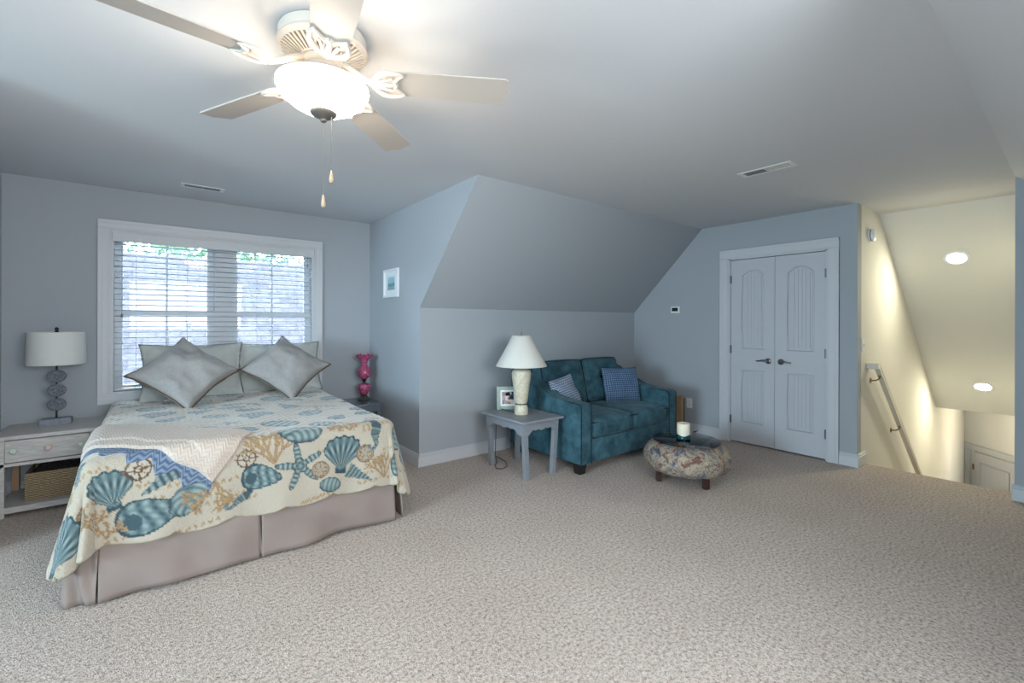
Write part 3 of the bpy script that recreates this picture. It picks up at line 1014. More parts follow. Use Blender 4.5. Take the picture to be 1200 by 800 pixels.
def quilt_flat(Sg, Tg):
    Yf = 4.95 - Tg * (4.95 - (BY0 - DROP_F))
    Xl = BX0 - DROP_S - hem(Yf + 0.1); Xr = BX1 + DROP_S + hem(Yf)
    Xf = Xl + (Xr - Xl) * Sg
    Yf = Yf - sm((Tg - 0.8) / 0.2) * hem(Xf + 0.05)
    return Xf, Yf


Xf, Yf = quilt_flat(Sg, Tg)
# round the two free corners
RC = 0.28
ca_ = np.maximum(np.abs(Xf - 0.5) - (0.77 + DROP_S - RC), 0); cb_ = np.maximum((BY0 - DROP_F + RC) - Yf, 0)
hy_ = np.hypot(ca_, cb_); sc_ = np.where((ca_ > 0) & (cb_ > 0), np.maximum(ca_, cb_) / np.where(hy_ < 1e-9, 1, hy_), 1.0)
Xf = np.where(ca_ > 0, Xf - np.sign(Xf - 0.5) * ca_ * (1 - sc_), Xf); Yf = np.where(cb_ > 0, Yf + cb_ * (1 - sc_), Yf)
Pq = drape(Xf, Yf)
# stitched puffiness
Pq[..., 2] += 0.002 * np.sin(Xf * 90) * np.sin(Yf * 90)
me = grid_mesh('quilt', Pq)
ca = me.color_attributes.new('print', 'FLOAT_COLOR', 'POINT')
Cq = paint_quilt(Xf, Yf)
ca.data.foreach_set('color', np.concatenate([Cq, np.ones(Cq.shape[:2] + (1,))], -1).astype(np.float32).ravel())
quilt = link('quilt', me, m_quilt, None, True)
md = quilt.modifiers.new('thick', 'SOLIDIFY'); md.thickness = 0.009; md.offset = -1
tag(quilt, 'cream quilt printed with teal seashells, starfish and tan coral spread over the bed', 'quilt')
bm = BM()
edge = list(Pq[::3, 0]) + list(Pq[-1, ::3]) + list(Pq[::-3, -1])
tube(bm, edge, 0.006, 6)
build('hem_binding', bm, m_binding, quilt, True)


# ---- throws: knitted cloths laid over the near left corner of the quilt
def rib_material(name, c1, c2, period):
    m, n, l, b = new_mat(name)
    at = n.new('ShaderNodeUVMap')
    sp = n.new('ShaderNodeSeparateXYZ'); l.new(at.outputs[0], sp.inputs[0])
    # chevron ribs: height = sin(v + |zigzag(u)|)
    zz = n.new('ShaderNodeMath'); zz.operation = 'PINGPONG'; zz.inputs[1].default_value = 0.02
    l.new(sp.outputs['X'], zz.inputs[0])
    ad = n.new('ShaderNodeMath'); ad.operation = 'ADD'; l.new(sp.outputs['Y'], ad.inputs[0]); l.new(zz.outputs[0], ad.inputs[1])
    mu = n.new('ShaderNodeMath'); mu.operation = 'MULTIPLY'; mu.inputs[1].default_value = 2 * PI / period; l.new(ad.outputs[0], mu.inputs[0])
    si = n.new('ShaderNodeMath'); si.operation = 'SINE'; l.new(mu.outputs[0], si.inputs[0])
    mr = n.new('ShaderNodeMapRange'); mr.inputs['From Min'].default_value = -1; mr.inputs['From Max'].default_value = 1; l.new(si.outputs[0], mr.inputs['Value'])
    rp_ = n.new('ShaderNodeMixRGB'); rp_.inputs['Color1'].default_value = (*lin(c1), 1); rp_.inputs['Color2'].default_value = (*lin(c2), 1)
    l.new(mr.outputs[0], rp_.inputs['Fac']); l.new(rp_.outputs[0], b.inputs['Base Color'])
    bp = n.new('ShaderNodeBump'); bp.inputs['Strength'].default_value = 0.45; bp.inputs['Distance'].default_value = 0.004
    l.new(mr.outputs[0], bp.inputs['Height']); l.new(bp.outputs['Normal'], b.inputs['Normal'])
    b.inputs['Roughness'].default_value = 0.95
    return m


m_cream_knit = rib_material('cream_knit', (186, 172, 160), (196, 183, 172), 0.02)
m_blue_knit = rib_material('blue_knit', (70, 86, 110), (118, 134, 154), 0.026)


def throw_sheet(name, A, B, C, D, zig_edge, zig_amp, lift, material, layer=None, n=150, k=130):
    """A right tip, B front tip, C hanging left corner, D back-left corner in flat cloth coordinates.
    edge B-C (the front hem) carries the zigzag; layer(s,t)->extra lift"""
    A, B, C, D = (np.array(q, float) for q in (A, B, C, D))
    s = np.linspace(0, 1, n); t = np.linspace(0, 1, k)
    Sg, Tg = np.meshgrid(s, t)            # s: right->left, t: back->front
    e0 = A[None, None] * (1 - Sg)[..., None] + D[None, None] * Sg[..., None]
    e1 = B[None, None] * (1 - Sg)[..., None] + C[None, None] * Sg[..., None]
    L = np.linalg.norm(C - B)
    nrm = np.array([-(C - B)[1], (C - B)[0]]); nrm = nrm / np.linalg.norm(nrm)
    if np.dot(nrm, A - B) > 0: nrm = -nrm
    tri = 2 * np.abs(((Sg * L / zig_edge) % 1) - 0.5)
    e1 = e1 + nrm * ((tri - 0.5) * zig_amp + 0.03 * np.sin(PI * Sg))[..., None]
    flat = e0 * (1 - Tg)[..., None] + e1 * Tg[..., None]
    off = np.full(Sg.shape, lift)
    if layer is not None: off = off + layer(Sg, Tg)
    P = drape(flat[..., 0], flat[..., 1], 0.0)
    # true normal offset
    du = np.gradient(P, axis=1); dv = np.gradient(P, axis=0)
    N = np.cross(du, dv); N /= np.linalg.norm(N, axis=-1, keepdims=True) + 1e-9
    if N[k // 8, n // 3, 2] < 0: N = -N
    edge = np.minimum(np.minimum(Sg, 1 - Sg) * 20, np.minimum(Tg, 1 - Tg) * 20)
    P = P + N * (off * (0.55 + 0.45 * sm(edge)))[..., None]
    me = grid_mesh(name, P)
    uv = me.uv_layers.new(name='UVMap')
    W = np.linalg.norm(A - B)
    uvs = np.stack([Sg * L, Tg * W], -1).reshape(-1, 2)
    li = np.zeros(len(me.loops), dtype=np.int32); me.loops.foreach_get('vertex_index', li)
    uv.data.foreach_set('uv', uvs[li].astype(np.float32).ravel())
    o = link(name, me, material, None, True)
    md = o.modifiers.new('thick', 'SOLIDIFY'); md.thickness = 0.009; md.offset = -1
    return o


bt = throw_sheet('crocheted_throw', (0.36, 2.93), (0.24, 2.685), (-0.58, 3.36), (-0.54, 3.70), 0.135, 0.065, 0.014, m_blue_knit)
tag(bt, 'blue zigzag crocheted throw peeking out beneath the cream throw', 'blanket')


def upper_layer(Sg, Tg):
    w = 0.80 + 0.035 * np.sin(Sg * 22 + 0.5) - 0.06 * Sg
    return 0.007 * sm((w - Tg) / 0.05)


ct = throw_sheet('knitted_throw', (0.452, 3.03), (0.245, 2.745), (-0.57, 3.52), (-0.47, 4.02), 0.2, 0.014, 0.026, m_cream_knit, upper_layer)
tag(ct, 'cream rib-knit throw folded across the near left corner of the bed', 'blanket')


# ------------------------------------------------------------------ pillows
def pillow_mesh(name, w, h, t, pinch=0.07, flange=0.0, seed=0, n=36, crease=0.0):
    rnd = random.Random(seed)
    offv = Vector((rnd.uniform(0, 9), rnd.uniform(0, 9), rnd.uniform(0, 9)))
    bm = BM()
    L = {}
    for side in (1, -1):
        for j in range(n + 1):
            for i in range(n + 1):
                u, v = 2 * i / n - 1, 2 * j / n - 1
                border = i in (0, n) or j in (0, n)
                if border and side == -1:
                    L[(side, i, j)] = L[(1, i, j)]; continue
                x = w / 2 * u * (1 - pinch * (1 - v * v)); y = h / 2 * v * (1 - pinch * (1 - u * u))
                if flange:
                    fu, fv = min(1, abs(u) / (1 - flange)), min(1, abs(v) / (1 - flange))
                    pr = max(0, (1 - fu ** 2)) * max(0, (1 - fv ** 2))
                else:
                    pr = (1 - u * u) * (1 - v * v)
                z = side * (t / 2 * pr ** 0.42 + 0.003 * (0 if border else 1))
                nz = (noise.noise(Vector((u * 1.6, v * 1.6, side * 2.0)) + offv) * 0.14 + noise.noise(Vector((u * 4, v * 4, side * 2.0)) + offv) * 0.05) * t * (1 if not border else 0.4)
                L[(side, i, j)] = bm.verts.new((x, y, z + nz))
    for side in (1, -1):
        for j in range(n):
            for i in range(n):
                q = [L[(side, i, j)], L[(side, i + 1, j)], L[(side, i + 1, j + 1)], L[(side, i, j + 1)]]
                bm.faces.new(q if side == 1 else q[::-1])
    border = [L[(1, i, 0)].co.copy() for i in range(n)] + [L[(1, n, j)].co.copy() for j in range(n)] + [L[(1, i, n)].co.copy() for i in range(n, 0, -1)] + [L[(1, 0, j)].co.copy() for j in range(n, 0, -1)]
    return bm, border


def pillow(name, w, h, t, material, loc, lean, yaw=0.0, roll=0.0, pip=None, label='', group=None, **kw):
    bm, border = pillow_mesh(name, w, h, t, **kw)
    o = build(name, bm, material, None, True, None)
    Mx = Matrix.Translation(loc) @ Matrix.Rotation(yaw, 4, 'Z') @ Matrix.Rotation(PI / 2 - lean, 4, 'X') @ Matrix.Rotation(roll, 4, 'Z')
    o.matrix_world = Mx
    if pip is not None:
        b2 = BM(); tube(b2, border, 0.007, 6, closed=True)
        tag(build('piping', b2, pip, o, True), 'brown corded edge' if pip is m_piping else None)
    tag(o, label, 'pillow', group)
    return o


R_ = math.radians
pillow('pillow_sham', 0.76, 0.50, 0.17, m_sham, (0.265, 4.84, 0.90), R_(17), 0, 0, None, 'pale flanged pillow sham behind the left diamond pillow', flange=0.09, pinch=0.085, seed=1)
pillow('pillow_sham', 0.76, 0.50, 0.17, m_sham, (0.955, 4.87, 0.89), R_(17), 0, 0, None, 'pale flanged pillow sham behind the right diamond pillow', flange=0.09, pinch=0.085, seed=2)
pillow('throw_pillow', 0.53, 0.53, 0.22, m_pillow, (0.19, 4.47, 0.918), R_(43), R_(3), R_(44), m_piping, 'grey piped pillow set as a diamond on the left of the bed', pinch=0.12, seed=3)
pillow('throw_pillow', 0.53, 0.53, 0.22, m_pillow, (0.94, 4.49, 0.92), R_(43), R_(-4), R_(46), m_piping, 'grey piped pillow set as a diamond on the right of the bed', pinch=0.12, seed=4)

# ------------------------------------------------------------------ nightstand, basket, disc lamp
ns = root('nightstand', (-0.587, 4.74, 0), 'whitewashed nightstand with one drawer and open shelf left of the bed', 'nightstand')
hw, hd, hh = 0.252, 0.235, 0.555
bm = BM(); box(bm, (-hw - 0.018, -hd - 0.025, hh - 0.028), (hw + 0.018, hd, hh), 0.006); build('tabletop', bm, m_whitewood, ns)
for sx_ in (-1, 1):
    for sy in (-1, 1):
        bm = BM(); x0 = sx_ * (hw - 0.02); y0 = sy * (hd - 0.02)
        box(bm, (x0 - 0.02, y0 - 0.02, 0.0), (x0 + 0.02, y0 + 0.02, hh - 0.028), 0.002)
        o = build('leg', bm, m_rawwood if sy > 0 else m_whitewood, ns)
        if sy > 0: o['label'] = 'bare tan back leg'
bm = BM()
box(bm, (-hw + 0.004, -hd + 0.04, 0.36), (-hw + 0.022, hd - 0.04, hh - 0.028)); box(bm, (hw - 0.022, -hd + 0.04, 0.36), (hw - 0.004, hd - 0.04, hh - 0.028))
box(bm, (-hw + 0.04, hd - 0.022, 0.36), (hw - 0.04, hd - 0.004, hh - 0.028)); box(bm, (-hw + 0.002, -hd, 0.345), (hw - 0.002, -hd + 0.025, 0.366))
build('apron', bm, m_whitewood, ns)
bm = BM(); box(bm, (-hw + 0.042, -hd - 0.006, 0.372), (hw - 0.042, -hd + 0.018, 0.52), 0.004); box(bm, (-hw + 0.06, -hd + 0.018, 0.375), (hw - 0.06, hd - 0.03, 0.5))
dr = build('drawer', bm, m_whitewood, ns)
for i, x in enumerate((-0.165, 0.0, 0.165)):
    bm = BM(); lathe(bm, [(0, 0), (0.008, 0), (0.008, 0.01), (0.018, 0.016), (0.02, 0.024), (0.014, 0.032), (0, 0.034)], 16, M=T(x, -hd - 0.006, 0.452) @ Matrix.Rotation(PI / 2, 4, 'X'))
    tag(build('knob', bm, m_knob_pink if i == 1 else m_knob_green, dr, True), 'pink knob' if i == 1 else 'pale green knob')
bm = BM(); box(bm, (-hw + 0.002, -hd + 0.002, 0.045), (hw - 0.002, hd - 0.01, 0.068)); box(bm, (-hw, -hd - 0.003, 0.03), (hw, -hd + 0.014, 0.07), 0.002)
build('shelf', bm, m_whitewood, ns)

m, n, l, b = new_mat('seagrass_weave')
tc = n.new('ShaderNodeTexCoord')
wv = n.new('ShaderNodeTexWave'); wv.bands_direction = 'Z'; wv.inputs['Scale'].default_value = 26; wv.inputs['Distortion'].default_value = 1.5; wv.inputs['Detail'].default_value = 2
nz = n.new('ShaderNodeTexNoise'); nz.inputs['Scale'].default_value = 90
l.new(tc.outputs['Object'], wv.inputs['Vector']); l.new(tc.outputs['Object'], nz.inputs['Vector'])
mm = n.new('ShaderNodeMath'); mm.operation = 'MULTIPLY'; l.new(wv.outputs['Fac'], mm.inputs[0]); l.new(nz.outputs['Fac'], mm.inputs[1])
rr = n.new('ShaderNodeValToRGB'); rr.color_ramp.elements[0].position = 0.1; rr.color_ramp.elements[1].position = 0.55
rr.color_ramp.elements[0].color = (*lin((104, 88, 66)), 1); rr.color_ramp.elements[1].color = (*lin((190, 170, 136)), 1)
l.new(mm.outputs[0], rr.inputs['Fac']); l.new(rr.outputs['Color'], b.inputs['Base Color'])
bp = n.new('ShaderNodeBump'); bp.inputs['Strength'].default_value = 0.8; bp.inputs['Distance'].default_value = 0.006; l.new(mm.outputs[0], bp.inputs['Height']); l.new(bp.outputs['Normal'], b.inputs['Normal'])
b.inputs['Roughness'].default_value = 0.9
m_seagrass = m
m_dark_liner = mat('dark_fluffy_liner', (26, 24, 26), 0.95, rgb2=(70, 66, 66), noise_scale=70, bump=0.6, bump_scale=60)
bk = root('storage_basket', (-0.54, 4.745, 0.069), 'tan woven basket with dark contents on the nightstand shelf', 'basket')
bm = BM()
a_, b_, h_ = 0.178, 0.155, 0.185
for (mn, mx) in (((-a_, -b_, 0), (a_, -b_ + 0.012, h_)), ((-a_, b_ - 0.012, 0), (a_, b_, h_)), ((-a_, -b_ + 0.012, 0), (-a_ + 0.012, b_ - 0.012, h_)), ((a_ - 0.012, -b_ + 0.012, 0), (a_, b_ - 0.012, h_)), ((-a_ + 0.012, -b_ + 0.012, 0), (a_ - 0.012, b_ - 0.012, 0.01))):
    box(bm, mn, mx, 0.004)
tube(bm, [(-a_ + .006, -b_ + .006, h_), (a_ - .006, -b_ + .006, h_), (a_ - .006, b_ - .006, h_), (-a_ + .006, b_ - .006, h_)], 0.009, 8, closed=True)
build('woven_body', bm, m_seagrass, bk)
P = np.zeros((24, 30, 3))
for j in range(24):
    for i in range(30):
        u, v = i / 29 * 2 - 1, j / 23 * 2 - 1
        P[j, i] = (u * (a_ - 0.013), v * (b_ - 0.013), h_ - 0.03 + 0.075 * max(0, (1 - u ** 4) * (0.25 + 0.75 * (v * 0.5 + 0.5))) + 0.012 * noise.noise(Vector((u * 5, v * 5, 1))))
o = link('dark_contents', grid_mesh('dark_contents', P), m_dark_liner, bk, True)
md = o.modifiers.new('thick', 'SOLIDIFY'); md.thickness = 0.02; md.offset = -1

dl = root('table_lamp', (-0.585, 4.80, 0.555), 'table lamp of three stacked grey carved discs under a drum shade on the nightstand', 'lamp')
bm = BM(); box(bm, (-0.085, -0.05, 0), (0.085, 0.05, 0.048), 0.004); build('base', bm, m_stonegrey, dl)
bm = BM(); tube(bm, [(0, 0, 0.045), (0, 0, 0.70)], 0.006, 10); build('stem', bm, m_darkmetal, dl, True)
m_disc = mat('carved_grey', (84, 88, 98), 0.6, rgb2=(120, 122, 130), noise_scale=70, bump=0.8, bump_scale=110)
for zc in (0.150, 0.255, 0.362):
    bm = BM()
    lathe(bm, [(0, 0.022), (0.012, 0.024), (0.014, 0.017), (0.022, 0.016), (0.024, 0.021), (0.034, 0.021), (0.036, 0.015), (0.043, 0.016), (0.05, 0.012), (0.053, 0), (0.05, -0.012), (0.036, -0.018), (0, -0.02)], 32,
          M=T(0, 0, zc) @ Matrix.Rotation(PI / 2, 4, 'X') @ Matrix.Diagonal((1.0, 0.9, 1, 1)))
    build('carved_disc', bm, m_disc, dl, True)
bm = BM(); lathe(bm, [(0.165, 0.455), (0.167, 0.452), (0.168, 0.456), (0.160, 0.692), (0.159, 0.695), (0.157, 0.692)], 48, closed=True); build('lamp_shade', bm, m_linenshade, dl, True, 50)
bm = BM(); lathe(bm, [(0, 0.69), (0.012, 0.695), (0.013, 0.70), (0.006, 0.705), (0.012, 0.712), (0.012, 0.722), (0.006, 0.73), (0, 0.731)], 16)
for a in (0, 2.09, 4.19): tube(bm, [(0, 0, 0.692), (0.158 * math.cos(a), 0.158 * math.sin(a), 0.688)], 0.0025, 6)
build('finial', bm, m_darkmetal, dl, True)

# ------------------------------------------------------------------ corner table with pink glass lamp
m_mirror = mat('mirrored_silver', (150, 160, 170), 0.15, metal=0.8)
ctb = root('corner_table', (1.66, 4.74, 0), 'small silvery side table in the corner behind the bed', 'table')
bm = BM(); box(bm, (-0.19, -0.23, 0.478), (0.19, 0.22, 0.5), 0.004); build('tabletop', bm, m_mirror, ctb)
bm = BM(); box(bm, (-0.175, -0.215, 0.41), (0.175, 0.205, 0.478)); build('apron', bm, m_mirror, ctb)
for x in (-0.16, 0.16):
    for y in (-0.20, 0.19):
        bm = BM(); box(bm, (x - 0.018, y - 0.018, 0), (x + 0.018, y + 0.018, 0.42), 0.003); build('leg', bm, m_mirror, ctb)
m_pink = mat('pink_glass', (138, 34, 74), 0.15, rgb2=(186, 100, 136), noise_scale=75, detail=1, bump=0.9, bump_scale=75)
pk = root('pink_glass_lamp', (1.755, 4.785, 0.5), 'pink hobnail glass lamp with ruffled top in the corner by the picture wall', 'lamp')
bm = BM(); lathe(bm, [(0, 0), (0.062, 0), (0.066, 0.008), (0.055, 0.02), (0.04, 0.028), (0.034, 0.04), (0.02, 0.05), (0, 0.05)], 28, fn=lambda t, r, z: (r * (1 + 0.05 * math.cos(6 * t)), z)); build('metal_base', bm, mat('tarnished_metal', (96, 98, 92), 0.35, metal=0.8), pk, True)
bm = BM(); lathe(bm, [(0.02, 0.05), (0.035, 0.058), (0.052, 0.085), (0.066, 0.12), (0.068, 0.14), (0.058, 0.165), (0.03, 0.178), (0, 0.18)], 28); build('lower_globe', bm, m_pink, pk, True)
bm = BM(); lathe(bm, [(0.018, 0.178), (0.014, 0.19), (0.02, 0.2), (0.024, 0.212), (0.03, 0.225), (0, 0.225)], 20); build('burner_neck', bm, m_darkmetal, pk, True)
bm = BM(); lathe(bm, [(0.03, 0.224), (0.055, 0.24), (0.07, 0.27), (0.071, 0.30), (0.058, 0.335), (0.036, 0.36), (0.03, 0.375), (0.032, 0.39)], 28); build('upper_globe', bm, m_pink, pk, True)
bm = BM()


def ruffle(t, r, z):
    k = (z - 0.385) / 0.1
    return r * (1 + 0.28 * k * math.cos(5 * t)), z + 0.022 * k * math.cos(5 * t + PI)


lathe(bm, [(0.031, 0.385), (0.034, 0.41), (0.046, 0.44), (0.064, 0.462), (0.078, 0.468), (0.078, 0.474), (0.062, 0.468), (0.043, 0.446), (0.030, 0.41), (0.028, 0.385)], 50, fn=ruffle)
build('ruffled_top', bm, m_pink, pk, True)

# ------------------------------------------------------------------ picture on the dormer cheek
pf = root('framed_print', (XP, 4.41, 1.727), 'small white framed seascape print on the bright wall beside the slope', 'picture')
bm = BM()
fw, fh = 0.18, 0.145
for (mn, mx) in (((-0.022, -fw, -fh), (0, -fw + 0.026, fh)), ((-0.022, fw - 0.026, -fh), (0, fw, fh)), ((-0.022, -fw + 0.026, -fh), (0, fw - 0.026, -fh + 0.026)), ((-0.022, -fw + 0.026, fh - 0.026), (0, fw - 0.026, fh))):
    box(bm, mn, mx, 0.003)
build('frame', bm, m_plate, pf)
bm = BM(); box(bm, (-0.008, -fw + 0.02, -fh + 0.02), (-0.002, fw - 0.02, fh - 0.02)); build('mat_board', bm, mat('mat_board', (224, 228, 230), 0.8), pf)
m, n, l, b = new_mat('seascape_print')
tc = n.new('ShaderNodeTexCoord'); sp = n.new('ShaderNodeSeparateXYZ'); l.new(tc.outputs['Object'], sp.inputs[0])
nz = n.new('ShaderNodeTexNoise'); nz.inputs['Scale'].default_value = 25; l.new(tc.outputs['Object'], nz.inputs['Vector'])
ad = n.new('ShaderNodeMath'); ad.operation = 'MULTIPLY_ADD'; ad.inputs[1].default_value = 0.04; l.new(nz.outputs['Fac'], ad.inputs[0]); l.new(sp.outputs['Z'], ad.inputs[2])
mr = n.new('ShaderNodeMapRange'); mr.inputs['From Min'].default_value = -0.06; mr.inputs['From Max'].default_value = 0.10; l.new(ad.outputs[0], mr.inputs['Value'])
rr = n.new('ShaderNodeValToRGB'); e = rr.color_ramp.elements
e[0].position = 0; e[0].color = (*lin((120, 150, 160)), 1); e[1].position = 1; e[1].color = (*lin((190, 210, 215)), 1)
for ps, cc in ((0.25, (150, 170, 172)), (0.38, (84, 140, 156)), (0.5, (120, 176, 184)), (0.55, (160, 200, 196)), (0.68, (150, 186, 200))): e.new(ps).color = (*lin(cc), 1)
l.new(mr.outputs[0], rr.inputs['Fac']); l.new(rr.outputs['Color'], b.inputs['Base Color'])
bm = BM(); box(bm, (-0.0095, -0.085, -0.068), (-0.0075, 0.085, 0.068)); build('print', bm, m, pf)

# ------------------------------------------------------------------ side table with its lamp and photo frame
st = root('side_table', (2.615, 3.18, 0), 'grey painted side table with scalloped apron left of the loveseat', 'table')
tx, tyy, tz = 0.235, 0.31, 0.505
bm = BM(); box(bm, (-tx, -tyy, tz - 0.024), (tx, tyy, tz), 0.006, 3); build('tabletop', bm, m_greytable, st)


def scallop_poly(half, top, d1_, d2_):
    n = 40
    pts = [(-half, top), (half, top)]
    for i in range(n + 1):
        s = 1 - 2 * i / n
        a = abs(s)
        dep = d1_ if a > 0.86 else (d2_ + (d1_ - d2_) * (0.5 - 0.5 * math.cos(PI * (a - 0.5) / 0.36)) if a > 0.5 else d2_ + 0.012 * (1 + math.cos(PI * a / 0.25)) / 2 * (1 if a < 0.25 else 0) - 0.0 + (0.006 * math.sin(PI * (a - 0.25) / 0.25) if a > 0.25 else 0))
        pts.append((s * half, top - dep))
    return pts


for sg in (-1, 1):
    bm = BM(); prism(bm, scallop_poly(tx - 0.045, tz - 0.024, 0.105, 0.062), 'y', sg * (tyy - 0.04) - 0.009, sg * (tyy - 0.04) + 0.009); build('apron', bm, m_greytable, st)
    bm = BM(); prism(bm, scallop_poly(tyy - 0.045, tz - 0.024, 0.105, 0.062), 'x', sg * (tx - 0.04) - 0.009, sg * (tx - 0.04) + 0.009); build('apron', bm, m_greytable, st)
for x in (-1, 1):
    for y in (-1, 1):
        bm = BM()
        tp, bt_ = 0.021, 0.0195
        cx, cy = x * (tx - 0.055), y * (tyy - 0.055)
        gx, gy = x * (tx - 0.085), y * (tyy - 0.06)
        v = [bm.verts.new((cx + a * tp, cy + c * tp, tz - 0.03)) for a, c in ((-1, -1), (1, -1), (1, 1), (-1, 1))] + [bm.verts.new((gx + a * bt_, gy + c * bt_, 0)) for a, c in ((-1, -1), (1, -1), (1, 1), (-1, 1))]
        bm.faces.new(v[:4]); bm.faces.new(v[4:][::-1])
        for i in range(4): bm.faces.new((v[i], v[(i + 1) % 4], v[4 + (i + 1) % 4], v[4 + i]))
        build('leg', bm, m_greytable, st)

m, n, l, b = new_mat('marbled_ceramic')
tc = n.new('ShaderNodeTexCoord')
nz = n.new('ShaderNodeTexNoise'); nz.inputs['Scale'].default_value = 14; nz.inputs['Detail'].default_value = 5; nz.inputs['Distortion'].default_value = 2.2
l.new(tc.outputs['Object'], nz.inputs['Vector'])
rr = n.new('ShaderNodeValToRGB'); e = rr.color_ramp.elements
e[0].position = 0.30; e[0].color = (*lin((206, 199, 176)), 1); e[1].position = 0.8; e[1].color = (*lin((204, 197, 176)), 1)
e.new(0.48).color = (*lin((190, 182, 158)), 1); e.new(0.52).color = (*lin((208, 202, 182)), 1)
l.new(nz.outputs['Fac'], rr.inputs['Fac']); l.new(rr.outputs['Color'], b.inputs['Base Color']); b.inputs['Roughness'].default_value = 0.3
m_ceramic = m
tl = root('table_lamp', (2.60, 3.165, 0.505), 'cream ceramic vase lamp with white cone shade on the grey side table', 'lamp')
bm = BM(); lathe(bm, [(0, 0), (0.062, 0), (0.064, 0.012), (0.06, 0.06), (0.053, 0.085), (0.05, 0.092), (0.054, 0.1), (0.058, 0.12), (0.072, 0.24), (0.085, 0.33), (0.088, 0.365), (0.08, 0.392), (0.06, 0.405), (0.03, 0.408), (0, 0.408)], 40); build('base', bm, m_ceramic, tl, True)
bm = BM(); lathe(bm, [(0.051, 0.088), (0.0555, 0.088), (0.0555, 0.097), (0.051, 0.097)], 32, closed=True); build('dark_band', bm, m_darkmetal, tl, True)
bm = BM(); tube(bm, [(0, 0, 0.40), (0, 0, 0.73)], 0.006, 10); lathe(bm, [(0, 0.712), (0.008, 0.715), (0.009, 0.725), (0.004, 0.735), (0.003, 0.75), (0, 0.752)], 12)
for a in (0.4, 2.5, 4.6): tube(bm, [(0, 0, 0.705), (0.082 * math.cos(a), 0.082 * math.sin(a), 0.70)], 0.002, 6)
build('stem', bm, m_brass, tl, True)


def pleat(t, r, z): return r * (1 + 0.006 * math.cos(60 * t)), z


bm = BM(); lathe(bm, [(0.226, 0.434), (0.228, 0.432), (0.2295, 0.436), (0.16, 0.56), (0.085, 0.705), (0.083, 0.706), (0.081, 0.703), (0.156, 0.56)], 180, fn=pleat, closed=True); build('lamp_shade', bm, m_whiteshade, tl, True, 60)
bm = BM()
tube(bm, [(-0.03, 0.06, 0.006), (-0.03, 0.30, 0.008), (-0.03, 0.335, -0.02), (-0.02, 0.36, -0.25), (-0.02, 0.37, -0.46), (-0.05, 0.30, -0.498), (-0.13, 0.22, -0.499), (-0.17, 0.15, -0.499), (-0.14, 0.10, -0.498), (-0.06, 0.13, -0.497), (0.02, 0.25, -0.498), (0.05, 0.45, -0.497)], 0.0035, 6)
tag(build('power_cord', bm, m_black, tl, True), 'black power cord coiled on the carpet')

ph = root('photo_frame', (2.63, 3.40, 0.505), 'sage green photo frame standing behind the ceramic lamp on the side table', 'picture frame', rz=R_(-28))
m_sage = mat('sage_paint', (150, 168, 156), 0.6)
bm = BM()
fw, fh, bw = 0.105, 0.215, 0.032
for (mn, mx) in (((-fw, -0.008, 0), (-fw + bw, 0.008, fh)), ((fw - bw, -0.008, 0), (fw, 0.008, fh)), ((-fw + bw, -0.008, 0), (fw - bw, 0.008, bw)), ((-fw + bw, -0.008, fh - bw), (fw - bw, 0.008, fh))): box(bm, mn, mx, 0.003)
Mt = Matrix.Rotation(R_(-8), 4, 'X')
add('frame', bm, m_sage, ph, Mt)
bm = BM(); box(bm, (-fw + 0.02, 0.0, 0.02), (fw - 0.02, 0.006, fh - 0.02)); add('mat_board', bm, m_plate, ph, Mt)
m, n, l, b = new_mat('snapshot')
tc = n.new('ShaderNodeTexCoord'); vo = n.new('ShaderNodeTexVoronoi'); vo.inputs['Scale'].default_value = 34; l.new(tc.outputs['Object'], vo.inputs['Vector'])
rr = n.new('ShaderNodeValToRGB'); rr.color_ramp.interpolation = 'CONSTANT'; e = rr.color_ramp.elements
e[0].color = (*lin((40, 44, 58)), 1); e[1].position = 0.75; e[1].color = (*lin((206, 190, 176)), 1)
e.new(0.3).color = (*lin((150, 104, 92)), 1); e.new(0.5).color = (*lin((60, 70, 96)), 1)
sp = n.new('ShaderNodeSeparateXYZ'); l.new(vo.outputs['Color'], sp.inputs[0]); l.new(sp.outputs['X'], rr.inputs['Fac'])
l.new(rr.outputs['Color'], b.inputs['Base Color']); b.inputs['Roughness'].default_value = 0.3
bm = BM(); box(bm, (-0.055, -0.003, 0.05), (0.055, 0.0, fh - 0.05)); add('photograph', bm, m, ph, Mt)
bm = BM(); prism(bm, [(0.004, 0.15), (0.075, 0.0), (0.085, 0.0), (0.012, 0.155)], 'x', -0.02, 0.02); build('easel_stand', bm, m_black, ph)

# ------------------------------------------------------------------ loveseat
m, n, l, b = new_mat('teal_velvet')
tc = n.new('ShaderNodeTexCoord')
nz = n.new('ShaderNodeTexNoise'); nz.inputs['Scale'].default_value = 9; nz.inputs['Detail'].default_value = 4; nz.inputs['Roughness'].default_value = 0.65
nz2 = n.new('ShaderNodeTexNoise'); nz2.inputs['Scale'].default_value = 260
l.new(tc.outputs['Object'], nz.inputs['Vector']); l.new(tc.outputs['Object'], nz2.inputs['Vector'])
rr = n.new('ShaderNodeValToRGB'); e = rr.color_ramp.elements
e[0].position = 0.36; e[0].color = (*lin((38, 69, 80)), 1); e[1].position = 0.68; e[1].color = (*lin((66, 103, 115)), 1)
l.new(nz.outputs['Fac'], rr.inputs['Fac']); l.new(rr.outputs['Color'], b.inputs['Base Color'])
bp = n.new('ShaderNodeBump'); bp.inputs['Strength'].default_value = 0.15; bp.inputs['Distance'].default_value = 0.003; l.new(nz2.outputs['Fac'], bp.inputs['Height']); l.new(bp.outputs['Normal'], b.inputs['Normal'])
